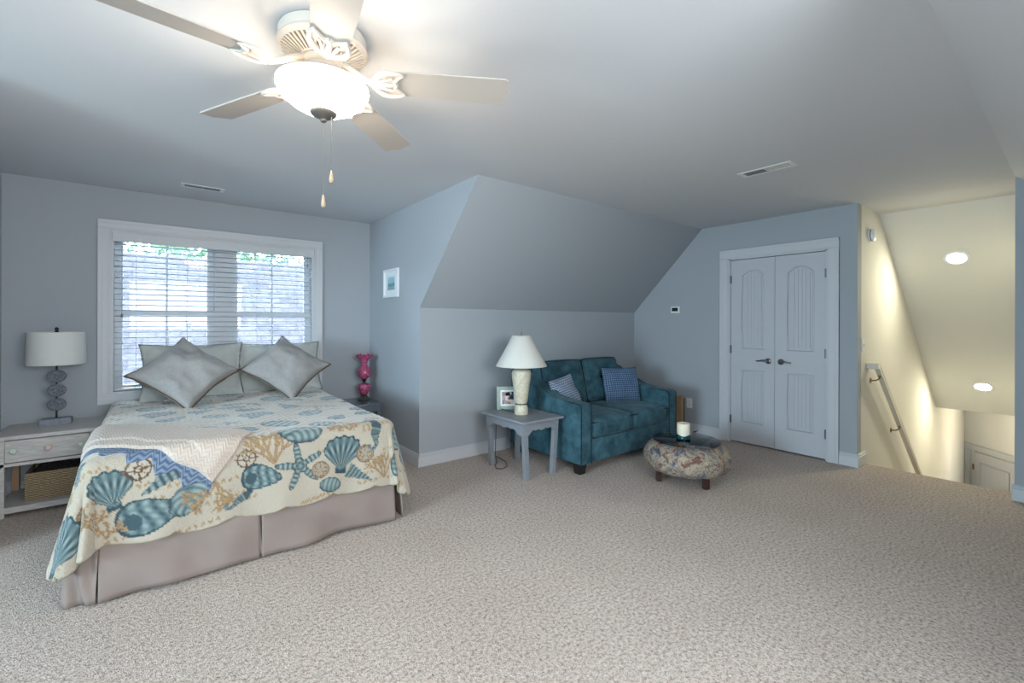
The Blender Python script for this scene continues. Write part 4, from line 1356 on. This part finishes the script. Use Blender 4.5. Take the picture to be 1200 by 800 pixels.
b.inputs['Roughness'].default_value = 0.85; b.inputs['Sheen Weight'].default_value = 0.15; b.inputs['Sheen Roughness'].default_value = 0.45
b.inputs['Sheen Tint'].default_value = (0.6, 0.8, 0.9, 1); b.inputs['Specular IOR Level'].default_value = 0.2
m_teal = m
m_welt = mat('teal_welt', (14, 30, 36), 0.9)
SX0, SX1, SY0, SY1 = 2.89, 4.37, 2.71, 3.70
sf = root('loveseat', ((SX0 + SX1) / 2, (SY0 + SY1) / 2, 0), 'teal blue velvet loveseat against the grey knee wall', 'sofa')
Ms = T(-(SX0 + SX1) / 2, -(SY0 + SY1) / 2, 0)
AW = 0.15
bm = BM(); box(bm, (SX0 + AW - 0.01, SY0 + 0.006, 0.09), (SX1 - AW + 0.01, SY1 - 0.06, 0.292), 0.01, 2); add('base', bm, m_teal, sf, Ms, True)
arm_prof = [(SY0, 0.09), (SY0, 0.585), (SY0 + 0.012, 0.608), (SY0 + 0.04, 0.618), (SY0 + 0.2, 0.625), (SY0 + 0.38, 0.645), (SY0 + 0.52, 0.685), (SY0 + 0.63, 0.745), (SY0 + 0.74, 0.815), (SY0 + 0.84, 0.86), (SY1 - 0.04, 0.875), (SY1, 0.86), (SY1, 0.09)]
for x0 in (SX0, SX1 - AW):
    bm = BM(); prism(bm, arm_prof, 'x', x0, x0 + AW, bevel=0.018)
    arm = add('arm', bm, m_teal, sf, Ms, True, 35)
    bm = BM()
    for xx in (x0 + 0.010, x0 + AW - 0.010):
        tube(bm, [(xx, p[0] + (0.004 if p[0] > SY0 + 0.02 else -0.0) , p[1] - 0.004) for p in arm_prof[:10]], 0.005, 6)
    add('welt', bm, m_welt, arm, Ms, True)
bm = BM()
box(bm, (SX0 + AW - 0.005, SY1 - 0.2, 0.25), (SX1 - AW + 0.005, SY1, 0.885), 0.03, 3)
add('back_frame', bm, m_teal, sf, Ms, True)
seat_w = (SX1 - SX0 - 2 * AW) / 2


def cushion_bm(cx, cy, cz, w, d, h, puff=0.02, M=None, rad=0.045):
    """box cushion with crowned faces"""
    bm = BM()
    n = 18
    r = bmesh.ops.create_cube(bm, size=2.0)
    bmesh.ops.subdivide_edges(bm, edges=bm.edges[:], cuts=n, use_grid_fill=True)
    for v in bm.verts:
        u = Vector(v.co)
        # rounded box
        ext = Vector((w / 2, d / 2, h / 2)); q = Vector((u.x * ext.x, u.y * ext.y, u.z * ext.z))
        inner = Vector((max(min(q.x, ext.x - rad), -ext.x + rad), max(min(q.y, ext.y - rad), -ext.y + rad), max(min(q.z, ext.z - rad), -ext.z + rad)))
        dv = q - inner
        p = inner + (dv.normalized() * rad if dv.length > 1e-6 else Vector((0, 0, 0))) if dv.length > rad * 0.999 else q
        bulge = Vector((0, 0, 0))
        bulge.z = puff * u.z * (1 - u.x ** 4) * (1 - u.y ** 4)
        bulge.y = puff * 0.6 * u.y * (1 - u.x ** 4) * (1 - u.z ** 4)
        bulge.x = puff * 0.3 * u.x * (1 - u.y ** 4) * (1 - u.z ** 4)
        v.co = p + bulge
    Mx = T(cx, cy, cz) @ (M or Matrix.Identity(4))
    bmesh.ops.transform(bm, matrix=Mx, verts=bm.verts)
    return bm, Mx


def welt_loop(w, d, z, rad, Mx, puff=0.0):
    pts = []
    for qx, qy, a0 in ((1, 1, 0), (-1, 1, PI / 2), (-1, -1, PI), (1, -1, 1.5 * PI)):
        for k in range(5):
            a = a0 + PI / 2 * k / 4
            pts.append(Mx @ Vector((qx * (w / 2 - rad) + rad * math.cos(a), qy * (d / 2 - rad) + rad * math.sin(a), z)))
    return pts


for i in range(2):
    cx = SX0 + AW + seat_w * (i + 0.5)
    bm, Mx = cushion_bm(cx, SY0 + 0.325, 0.383, seat_w - 0.006, 0.65, 0.165, 0.016, rad=0.035)
    c = add('seat_cushion', bm, m_teal, sf, Ms, True, 60)
    bm = BM(); tube(bm, welt_loop(seat_w - 0.012, 0.645, 0.056, 0.03, Mx), 0.007, 6, closed=True); add('welt', bm, m_welt, c, Ms, True)
    ML = Matrix.Rotation(R_(-74), 4, 'X')
    bm, Mx = cushion_bm(cx, SY1 - 0.285, 0.69, seat_w - 0.004, 0.46, 0.17, 0.03, M=Matrix.Rotation(R_(76), 4, 'X'), rad=0.045)
    inv = Mx.inverted()
    for bx_ in (-0.0,):
        for v in bm.verts:
            q = inv @ v.co
            dd_ = math.hypot(q.x - bx_, q.y - 0.02)
            if q.z > 0:
                q.z -= 0.045 * math.exp(-(dd_ / 0.07) ** 2) + 0.022 * math.exp(-((q.y - 0.02) / 0.03) ** 2) * math.exp(-(q.x / 0.22) ** 2)
                v.co = Mx @ q
    c = add('back_cushion', bm, m_teal, sf, Ms, True, 60)
    bm = BM(); lathe(bm, [(0, 0.009), (0.010, 0.006), (0.016, 0), (0, 0)], 14, M=Mx @ T(0, 0.02, 0.056)); add('tuft_button', bm, m_welt, c, Ms, True)
    bm = BM(); tube(bm, welt_loop(seat_w - 0.012, 0.455, 0.06, 0.04, Mx), 0.008, 6, closed=True); add('welt', bm, m_welt, c, Ms, True)
for x in (SX0 + 0.055, SX1 - 0.055):
    for y in (SY0 + 0.06, SY1 - 0.08):
        bm = BM()
        v = [bm.verts.new((x + a * 0.045, y + c * 0.045, 0.092)) for a, c in ((-1, -1), (1, -1), (1, 1), (-1, 1))] + [bm.verts.new((x + a * 0.034, y + c * 0.034, 0)) for a, c in ((-1, -1), (1, -1), (1, 1), (-1, 1))]
        bm.faces.new(v[:4]); bm.faces.new(v[4:][::-1])
        for i in range(4): bm.faces.new((v[i], v[(i + 1) % 4], v[4 + (i + 1) % 4], v[4 + i]))
        add('foot', bm, m_blackwood, sf, Ms)


def woven_mat(name, c1, c2, sx_, sy_, dirn):
    m, n, l, b = new_mat(name)
    tc = n.new('ShaderNodeTexCoord')
    sp = n.new('ShaderNodeSeparateXYZ'); l.new(tc.outputs['Object'], sp.inputs[0])
    outs = []
    for ax, s in (('X', sx_), ('Y', sy_)):
        k = n.new('ShaderNodeMath'); k.operation = 'MULTIPLY'; k.inputs[1].default_value = s; l.new(sp.outputs[ax], k.inputs[0])
        if dirn == 'zig' and ax == 'Y':
            pp = n.new('ShaderNodeMath'); pp.operation = 'PINGPONG'; pp.inputs[1].default_value = 0.012; l.new(sp.outputs['X'], pp.inputs[0])
            ml = n.new('ShaderNodeMath'); ml.operation = 'MULTIPLY_ADD'; ml.inputs[1].default_value = s; l.new(pp.outputs[0], ml.inputs[0]); l.new(k.outputs[0], ml.inputs[2]); k = ml
        si = n.new('ShaderNodeMath'); si.operation = 'SINE'; l.new(k.outputs[0], si.inputs[0]); outs.append(si)
    mu = n.new('ShaderNodeMath'); mu.operation = 'MULTIPLY' if dirn == 'dots' else 'MAXIMUM'
    if dirn == 'dots':
        mu.operation = 'MINIMUM'
        l.new(outs[0].outputs[0], mu.inputs[0]); l.new(outs[1].outputs[0], mu.inputs[1])
    else:
        l.new(outs[1].outputs[0], mu.inputs[0]); mu.inputs[1].default_value = -1
    nz = n.new('ShaderNodeTexNoise'); nz.inputs['Scale'].default_value = 12; l.new(tc.outputs['Object'], nz.inputs['Vector'])
    ad = n.new('ShaderNodeMath'); ad.operation = 'ADD'; l.new(mu.outputs[0], ad.inputs[0]); l.new(nz.outputs['Fac'], ad.inputs[1])
    mr = n.new('ShaderNodeMapRange'); mr.inputs['From Min'].default_value = 0.0; mr.inputs['From Max'].default_value = 1.2; l.new(ad.outputs[0], mr.inputs['Value'])
    mx = n.new('ShaderNodeMixRGB'); mx.inputs['Color1'].default_value = (*lin(c1), 1); mx.inputs['Color2'].default_value = (*lin(c2), 1)
    l.new(mr.outputs[0], mx.inputs['Fac']); l.new(mx.outputs[0], b.inputs['Base Color']); b.inputs['Roughness'].default_value = 0.9
    return m


m_cush_zig = woven_mat('blue_zigzag_weave', (70, 92, 124), (160, 170, 180), 300, 270, 'zig')
m_cush_dot = woven_mat('blue_dotted_weave', (52, 78, 108), (120, 140, 160), 280, 280, 'dots')
pillow('cushion', 0.36, 0.36, 0.12, m_cush_zig, (3.20, 3.20, 0.62), R_(22), R_(6), R_(8), None, 'small blue zigzag woven cushion against the loveseat left arm', pinch=0.05, seed=8)
pillow('cushion', 0.43, 0.40, 0.13, m_cush_dot, (4.02, 3.17, 0.645), R_(18), R_(-24), R_(0), None, 'blue dotted woven cushion on the right seat of the loveseat', pinch=0.05, seed=9)

# tan panel beyond the loveseat
tp = root('tan_panel', (4.97, 3.06, 0), 'tan wooden panel with shaped top standing behind the loveseat right arm', 'panel', rz=0)
bm = BM(); prism(bm, [(-0.06, 0), (0.06, 0), (0.06, 0.40), (0.052, 0.435), (0.03, 0.445), (0.0, 0.43), (-0.03, 0.445), (-0.052, 0.46), (-0.06, 0.45)], 'x', -0.03, 0.03, bevel=0.004); build('board', bm, m_tan, tp)
bm = BM(); tube(bm, [(0.028, -0.061, 0.0), (0.028, -0.061, 0.40), (0.028, -0.053, 0.436), (0.028, -0.03, 0.449), (0.028, 0.0, 0.436)], 0.007, 6); build('dark_edge', bm, m_darkwood, tp, True)

# ------------------------------------------------------------------ ottoman with glass top, candle
m, n, l, b = new_mat('tapestry_fabric')
tc = n.new('ShaderNodeTexCoord')
nd = n.new('ShaderNodeTexNoise'); nd.inputs['Scale'].default_value = 5; nd.inputs['Detail'].default_value = 3; l.new(tc.outputs['Object'], nd.inputs['Vector'])
mxv = n.new('ShaderNodeMixRGB'); mxv.blend_type = 'ADD'; mxv.inputs['Fac'].default_value = 0.35; l.new(tc.outputs['Object'], mxv.inputs['Color1']); l.new(nd.outputs['Color'], mxv.inputs['Color2'])
n1 = n.new('ShaderNodeTexNoise'); n1.inputs['Scale'].default_value = 10; n1.inputs['Detail'].default_value = 6; n1.inputs['Distortion'].default_value = 1.5; l.new(mxv.outputs[0], n1.inputs['Vector'])
r1 = n.new('ShaderNodeValToRGB'); e = r1.color_ramp.elements
e[0].position = 0.30; e[0].color = (*lin((78, 76, 88)), 1); e[1].position = 0.74; e[1].color = (*lin((104, 80, 66)), 1)
for ps, cc in ((0.41, (116, 116, 120)), (0.465, (158, 146, 128)), (0.525, (162, 150, 130)), (0.575, (138, 112, 98)), (0.63, (118, 86, 76))): e.new(ps).color = (*lin(cc), 1)
l.new(n1.outputs['Fac'], r1.inputs['Fac'])
vo = n.new('ShaderNodeTexNoise'); vo.inputs['Scale'].default_value = 15; vo.inputs['Detail'].default_value = 2; vo.inputs['Distortion'].default_value = 3; l.new(mxv.outputs[0], vo.inputs['Vector'])
r2 = n.new('ShaderNodeValToRGB'); e = r2.color_ramp.elements
e[0].position = 0.455; e[0].color = (1, 1, 1, 1); e[1].position = 0.545; e[1].color = (1, 1, 1, 1); e.new(0.5).color = (*lin((60, 46, 42)), 1)
l.new(vo.outputs['Fac'], r2.inputs['Fac'])
mu = n.new('ShaderNodeMixRGB'); mu.blend_type = 'MULTIPLY'; mu.inputs['Fac'].default_value = 0.75; l.new(r1.outputs['Color'], mu.inputs['Color1']); l.new(r2.outputs['Color'], mu.inputs['Color2'])
l.new(mu.outputs[0], b.inputs['Base Color']); b.inputs['Roughness'].default_value = 0.85
m_tapestry = m
OTX, OTY = 3.51, 2.085
ot = root('ottoman', (OTX, OTY, 0), 'round tapestry ottoman with glass top and dark legs in front of the loveseat', 'ottoman')
bm = BM()


def gather(t, r, z):
    k = max(0, min(1, r / 0.33))
    return r * (1 + 0.012 * math.sin(9 * t) * k + 0.006 * math.sin(23 * t) * k), z + 0.004 * math.sin(11 * t) * k


lathe(bm, [(0.0, 0.098), (0.16, 0.098), (0.25, 0.102), (0.305, 0.125), (0.333, 0.165), (0.343, 0.21), (0.338, 0.255), (0.315, 0.297), (0.275, 0.325), (0.22, 0.337), (0.12, 0.340), (0.0, 0.340)], 96, fn=gather)
build('body', bm, m_tapestry, ot, True)
bm = BM(); lathe(bm, [(0, 0.3455), (0.262, 0.3455), (0.268, 0.349), (0.268, 0.353), (0.262, 0.356), (0, 0.356)], 64); tag(build('glass_top', bm, m_tabletop_glass, ot, True, 30), 'round clear glass top')
for (lx, ly) in ((3.338 - OTX, 2.234 - OTY), (3.468 - OTX, 1.888 - OTY), (3.70 - OTX, 2.02 - OTY), (3.57 - OTX, 2.31 - OTY)):
    bm = BM(); a = math.atan2(ly, lx)
    box(bm, (-0.02, -0.022, 0), (0.02, 0.022, 0.135), 0.003, M=T(lx, ly, 0) @ Matrix.Rotation(a, 4, 'Z')); build('leg', bm, m_darkwood, ot)
cd = root('candle', (3.49, 2.10, 0.3565), 'cream pillar candle in a teal glazed dish on the ottoman glass', 'candle')
bm = BM(); lathe(bm, [(0, 0.012), (0.05, 0.012), (0.052, 0.02), (0.052, 0.128), (0.049, 0.132), (0.04, 0.13), (0.03, 0.126), (0, 0.124)], 32); build('wax', bm, m_wax, cd, True, 50)
bm = BM(); lathe(bm, [(0, 0), (0.05, 0), (0.057, 0.006), (0.058, 0.035), (0.056, 0.037), (0.053, 0.034), (0.053, 0.012), (0, 0.011)], 32, fn=lambda t, r, z: (r, z + (0.006 * math.sin(3 * t) if z > 0.03 else 0))); tag(build('dish', bm, m_tealglass, cd, True), 'teal glazed dish')
bm = BM(); tube(bm, [(0, 0, 0.124), (0.002, 0, 0.138)], 0.0012, 5); build('wick', bm, m_black, cd)

# ------------------------------------------------------------------ ceiling fan with light
FX, FY = 0.511, 1.838
fan = root('ceiling_fan', (FX, FY, H), 'white five blade ceiling fan with glowing glass bowl light', 'ceiling fan')
bm = BM(); lathe(bm, [(0, 0), (0.150, 0), (0.158, -0.004), (0.160, -0.008), (0.158, -0.040), (0.163, -0.046), (0.166, -0.054), (0.158, -0.060), (0, -0.060)], 64); build('motor_housing', bm, m_fanwhite, fan, True, 35)
# vented plate: cone with slots as dark ribs between spokes
bm = BM()
lathe(bm, [(0.158, -0.060), (0.152, -0.066), (0.149, -0.068), (0.147, -0.064)], 64)
lathe(bm, [(0.076, -0.100), (0.088, -0.100), (0.09, -0.094), (0.078, -0.092)], 48, closed=True)
for k in range(48):
    a = 2 * PI * k / 48
    Mr = Matrix.Rotation(a, 4, 'Z')
    v = [bm.verts.new(Mr @ Vector(p)) for p in ((0.084, -0.0025, -0.100), (0.152, -0.0042, -0.068), (0.152, 0.0042, -0.068), (0.084, 0.0025, -0.100), (0.084, -0.0025, -0.092), (0.152, -0.0042, -0.060), (0.152, 0.0042, -0.060), (0.084, 0.0025, -0.092))]
    for f in ((0, 1, 2, 3), (7, 6, 5, 4), (0, 4, 5, 1), (1, 5, 6, 2), (2, 6, 7, 3), (3, 7, 4, 0)): bm.faces.new([v[i] for i in f])
build('vent_ring', bm, m_fanwhite, fan)
bm = BM(); lathe(bm, [(0.150, -0.0605), (0.08, -0.090), (0, -0.090)], 48); tag(build('vent_shade_backing', bm, m_greymetal, fan), 'dark backing painted as the shade behind the vents')  # grey cone stands for the shade in the vent gaps
bm = BM(); lathe(bm, [(0, -0.090), (0.078, -0.090), (0.078, -0.112), (0.072, -0.118), (0.066, -0.122), (0.066, -0.150), (0.09, -0.155), (0.108, -0.163), (0.108, -0.168), (0.09, -0.166), (0, -0.166)], 48)
build('light_fitter', bm, m_fanwhite, fan, True, 35)

BLADE_Z = -0.16
for k in range(5):
    ang = R_(-29.5 + 72 * k)
    Mr = Matrix.Rotation(ang, 4, 'Z')
    Mp = Mr @ T(0, 0, BLADE_Z) @ Matrix.Rotation(R_(-12), 4, 'X')
    bm = BM()
    r0, r1 = 0.235, 0.735
    outl = [(r0, -0.058), (r0 + 0.01, -0.062), (0.45, -0.070), (r1 - 0.03, -0.074), (r1 - 0.018, -0.066), (r1 - 0.02, -0.05), (r1 - 0.012, -0.02), (r1, 0.0), (r1 - 0.012, 0.02), (r1 - 0.02, 0.05), (r1 - 0.018, 0.066), (r1 - 0.03, 0.074), (0.45, 0.070), (r0 + 0.01, 0.062), (r0, 0.058)]
    prism(bm, outl, 'z', -0.003, 0.003)
    bl_ = add('fan_blade', bm, m_fanblade, fan, Mp)
    # ornate blade iron: arm plus pierced shell-shaped plate under the blade
    bm = BM()
    tube(bm, [Mr @ Vector((0.075, 0, -0.105)), Mr @ Vector((0.12, 0, -0.130)), Mr @ Vector((0.165, 0, -0.158)), Mr @ Vector((0.20, 0, BLADE_Z - 0.012))], [0.014, 0.012, 0.011, 0.013], 8)
    for sgn in (-1, 1):
        tube(bm, [Mp @ Vector(p) for p in ((0.185, sgn * 0.006, -0.008), (0.20, sgn * 0.03, -0.009), (0.222, sgn * 0.055, -0.009), (0.25, sgn * 0.064, -0.009), (0.285, sgn * 0.062, -0.008), (0.305, sgn * 0.052, -0.007))], [0.009, 0.010, 0.010, 0.009, 0.007, 0.004], 8)
        tube(bm, [Mp @ Vector(p) for p in ((0.305, sgn * 0.052, -0.007), (0.285, sgn * 0.035, -0.007), (0.27, sgn * 0.018, -0.007), (0.278, 0, -0.007))], [0.004, 0.006, 0.007, 0.007], 8)
        tube(bm, [Mp @ Vector(p) for p in ((0.195, sgn * 0.012, -0.008), (0.23, sgn * 0.022, -0.008), (0.262, sgn * 0.032, -0.007))], [0.008, 0.006, 0.005], 8)
    tube(bm, [Mp @ Vector(p) for p in ((0.19, 0, -0.008), (0.24, 0, -0.009), (0.278, 0, -0.007))], [0.012, 0.009, 0.006], 8)
    build('blade_iron', bm, m_fanwhite, fan, True)


def bowl_material():
    m = bpy.data.materials.new('glowing_bowl_glass'); m.use_nodes = True
    n = m.node_tree.nodes; l = m.node_tree.links
    b = n['Principled BSDF']
    b.inputs['Base Color'].default_value = (*lin((236, 228, 214)), 1)
    b.inputs['Roughness'].default_value = 0.35
    b.inputs['Emission Color'].default_value = (1.0, 0.88, 0.74, 1)
    b.inputs['Emission Strength'].default_value = BOWL_EMIT
    return m


bm = BM()
lathe(bm, [(0.0, -0.301), (0.035, -0.299), (0.075, -0.289), (0.120, -0.265), (0.152, -0.237), (0.169, -0.207), (0.168, -0.195), (0.163, -0.193), (0.162, -0.207), (0.145, -0.234), (0.114, -0.259), (0.070, -0.282), (0.035, -0.293), (0.0, -0.295)], 64)
bowl = build('light_bowl', bm, [bowl_material(), mat('bowl_inner_glass', (236, 228, 214), 0.5)], fan, True)
for p in bowl.data.polygons:
    c = p.center; rr_ = math.hypot(c.x, c.y)
    if p.normal.x * c.x + p.normal.y * c.y < -0.2 * rr_ or (p.normal.z > 0.3):
        p.material_index = 1
bm = BM(); lathe(bm, [(0, -0.166), (0.006, -0.17), (0.006, -0.296), (0, -0.296)], 10)
lathe(bm, [(0.0, -0.297), (0.050, -0.295), (0.046, -0.304), (0.03, -0.313), (0.016, -0.318), (0.012, -0.321), (0.012, -0.328), (0.006, -0.333), (0, -0.333)], 32)
build('finial', bm, m_greymetal, fan, True)
for (dx, dy, z0, z1, lab) in ((0.0, 0.0, -0.333, -0.612, 'long pull chain'), (0.022, -0.026, -0.30, -0.52, 'short pull chain')):
    bm = BM(); tube(bm, [(dx, dy, z0), (dx, dy, z1)], 0.0014, 6)
    pc = tag(build('pull_chain', bm, m_greymetal, fan, True), lab)
    bm = BM(); lathe(bm, [(0, 0.0), (0.003, -0.002), (0.006, -0.02), (0.0085, -0.035), (0.008, -0.044), (0.005, -0.05), (0, -0.051)], 14, M=T(dx, dy, z1)); build('pull_knob', bm, mat('wood_knob', (168, 146, 124), 0.5), pc, True)
m_bulb = emission('bulb_glow', (1, 0.86, 0.68), BULB_EMIT)
for k in range(3):
    a = R_(20 + 120 * k)
    bx_, by_ = 0.085 * math.cos(a), 0.085 * math.sin(a)
    bm = BM(); lathe(bm, [(0, -0.19), (0.012, -0.192), (0.014, -0.205), (0.02, -0.225), (0.019, -0.24), (0.01, -0.252), (0, -0.254)], 14, M=T(bx_ * 0.7, by_ * 0.7, 0.012)); build('bulb', bm, m_bulb, fan, True)

# ------------------------------------------------------------------ vents, wall fittings
m_ventdark = mat('vent_dark', (26, 28, 31), 0.8)


def vent(name, x, y, rz, L, W, label):
    v = root(name, (x, y, H), label, 'vent', rz=rz)
    bm = BM()
    for (mn, mx) in (((-L / 2, -W / 2, -0.004), (L / 2, -W / 2 + 0.02, 0)), ((-L / 2, W / 2 - 0.02, -0.004), (L / 2, W / 2, 0)), ((-L / 2, -W / 2 + 0.02, -0.004), (-L / 2 + 0.03, W / 2 - 0.02, 0)), ((L / 2 - 0.03, -W / 2 + 0.02, -0.004), (L / 2, W / 2 - 0.02, 0)), ((-0.006, -W / 2 + 0.02, -0.004), (0.006, W / 2 - 0.02, 0))):
        box(bm, mn, mx)
    build('frame', bm, m_plate, v)
    bm = BM(); box(bm, (-L / 2 + 0.03, -W / 2 + 0.02, -0.0012), (L / 2 - 0.03, W / 2 - 0.02, -0.0004)); build('duct_shade_sheet', bm, m_ventdark, v)  # near-black sheet painted as the shade inside the duct
    bm = BM()
    for half in (-1, 1):
        n_ = 9
        for i in range(n_):
            xx = half * (0.012 + (L / 2 - 0.045) * (i + 0.5) / n_)
            box(bm, (-0.0008, -W / 2 + 0.021, -0.0028), (0.0008, W / 2 - 0.021, 0.0028), M=T(xx, 0, -0.0036) @ Matrix.Rotation(half * R_(42), 4, 'Y'))
    build('slats', bm, m_plate, v)


vent('ceiling_vent', 0.305, 4.535, 0, 0.30, 0.12, 'white ceiling vent near the window wall')
vent('ceiling_vent', 3.465, 1.435, PI / 2, 0.36, 0.13, 'white ceiling vent near the closet')

MDs = lambda y, z: (XD, y, z)
tm = root('thermostat', MDs(3.167, 1.49), 'white thermostat with dark screen on the closet wall', 'thermostat')
bm = BM(); box(bm, (-0.022, -0.06, -0.042), (0, 0.06, 0.042), 0.006, 3); build('case', bm, m_plate, tm)
bm = BM(); box(bm, (-0.0235, -0.04, -0.018), (-0.021, 0.042, 0.026), 0.001, 1); build('screen', bm, m_black, tm)
ol = root('wall_outlet', MDs(2.98, 0.36), 'white duplex outlet low on the closet wall', 'outlet')
bm = BM(); box(bm, (-0.006, -0.037, -0.06), (0, 0.037, 0.06), 0.002); build('cover_plate', bm, m_plate, ol)
for z in (-0.022, 0.022):
    bm = BM(); box(bm, (-0.008, -0.017, z - 0.014), (-0.005, 0.017, z + 0.014), 0.001, 1)
    rcp = build('receptacle', bm, m_plate, ol)
    bm = BM()
    for yy in (-0.006, 0.006): box(bm, (-0.0086, yy - 0.0012, z - 0.002), (-0.0078, yy + 0.0012, z + 0.007))
    build('slot', bm, m_black, rcp)
ds = root('door_stop', (XD - 0.0155, 2.866, 0.045), 'small dark tipped door stop on the baseboard beside the closet', 'door stop')
bm = BM(); tube(bm, [(0, 0, 0), (-0.06, 0, 0)], 0.005, 8); build('spring', bm, m_nickel, ds, True)
bm = BM(); tube(bm, [(-0.06, 0, 0), (-0.074, 0, 0)], 0.009, 10); build('rubber_tip', bm, m_black, ds, True)

sw = root('light_switch', (5.246, YE, 1.127), 'white light switch on the stair wall above the handrail', 'switch')
bm = BM(); box(bm, (-0.036, -0.006, -0.058), (0.036, 0, 0.058), 0.002); build('cover_plate', bm, m_plate, sw)
bm = BM(); box(bm, (-0.006, -0.016, -0.012), (0.006, -0.004, 0.012), 0.002, M=Matrix.Rotation(R_(14), 4, 'X')); build('toggle', bm, m_plate, sw)
sd = root('smoke_detector', (5.46, YE, 2.183), 'round white smoke detector high on the stair wall', 'smoke detector')
MR = Matrix.Rotation(PI / 2, 4, 'X')
bm = BM(); lathe(bm, [(0, 0), (0.062, 0), (0.064, 0.006), (0.062, 0.012), (0.056, 0.014), (0.056, 0.02), (0.062, 0.022), (0.06, 0.034), (0.048, 0.044), (0.02, 0.048), (0, 0.048)], 32, M=MR); build('case', bm, m_plate, sd, True, 35)
bm = BM(); lathe(bm, [(0.052, 0.0145), (0.0575, 0.0145), (0.0575, 0.0195), (0.052, 0.0195)], 32, M=MR, closed=True); build('vent_slot', bm, m_ventdark, sd)

# handrail
hr = root('handrail', (5.36, YE, 0.91), 'pale painted wooden handrail on brass brackets down the stair wall', 'handrail')
Y0 = -0.072
sl = -0.795
bm = BM()


def rail_pts(a, b, n): return [a.lerp(b, i / n) for i in range(n + 1)]


p0 = Vector((0.06, Y0, 0.01)); p1 = Vector((3.3, Y0, 0.01 + 3.24 * sl))
# rectangular eased rail swept along the slope
dirv = (p1 - p0).normalized(); up = Vector((0, 1, 0)).cross(dirv)
if up.z < 0: up = -up
prof = [(-0.02, -0.028), (0.02, -0.028), (0.022, -0.012), (0.018, 0.0), (0.022, 0.014), (0.016, 0.027), (-0.016, 0.027), (-0.022, 0.014), (-0.018, 0.0), (-0.022, -0.012)]
va = [bm.verts.new(p0 + Vector((0, a, 0)) + up * c) for a, c in prof]; vb = [bm.verts.new(p1 + Vector((0, a, 0)) + up * c) for a, c in prof]
bm.faces.new(va); bm.faces.new(vb[::-1])
for i in range(len(prof)): bm.faces.new((va[i], va[(i + 1) % len(prof)], vb[(i + 1) % len(prof)], vb[i]))
rail = build('rail', bm, m_rail, hr)
bm = BM(); box(bm, (-0.005, Y0 - 0.022, -0.012), (0.075, 0, 0.042), 0.004); build('wall_return', bm, m_rail, hr)
for bx_ in (0.14, 0.885, 1.9):
    bz = 0.01 + (bx_ - 0.06) * sl
    bm = BM(); tube(bm, [(bx_, Y0, bz - 0.03), (bx_, Y0, bz - 0.055), (bx_ - 0.004, Y0 + 0.025, bz - 0.078), (bx_ - 0.006, -0.006, bz - 0.085)], 0.006, 8)
    lathe(bm, [(0, 0), (0.026, 0), (0.026, 0.005), (0.012, 0.01), (0, 0.01)], 18, M=T(bx_ - 0.006, 0, bz - 0.085) @ MR)
    box(bm, (bx_ - 0.025, Y0 - 0.012, bz - 0.034), (bx_ + 0.025, Y0 + 0.012, bz - 0.03))
    build('bracket', bm, m_brass, hr, True)

# recessed lights in the stair slope
nslope = Vector((ZSL - H, 0, XS - XSL)).normalized()
if nslope.z > 0: nslope = -nslope
for (x, y, z, lab) in ((6.347, 0.818, 1.993, 'glowing recessed light high on the sloped stair ceiling'), (8.135, 0.807, 0.541, 'glowing recessed light low on the sloped stair ceiling')):
    r = root('recessed_light', (x, y, z), lab, 'ceiling light')
    r.rotation_mode = 'QUATERNION'; r.rotation_quaternion = nslope.to_track_quat('Z', 'Y')
    bm = BM(); lathe(bm, [(0.072, 0.0), (0.098, 0.0), (0.1, 0.003), (0.096, 0.007), (0.08, 0.009), (0.072, 0.006)], 48, closed=True); build('trim_ring', bm, m_plate, r, True)
    bm = BM(); lathe(bm, [(0, 0.005), (0.04, 0.0046), (0.075, 0.002)], 48); build('lens', bm, emission('can_light_glow', (1.0, 0.94, 0.70), CAN_EMIT), r, True)
bm = BM(); box(bm, (8.4, -1.6, -2.95), (11.3, -1.5, ZSL + TH)); box(bm, (8.3, -1.6, -2.95), (8.4, YF - TH, ZSL + TH)); box(bm, (11.3, -1.6, -2.95), (11.4, YE + TH, ZSL + TH)); structure('wall_lower_south', bm, m_stairwall)
# lamp in the lower hall ceiling (out of sight)
lamp('lower_hall_lamp', 'POINT', (9.6, 0.3, -0.25), 24, (1.0, 0.88, 0.66), shadow_soft_size=0.1)
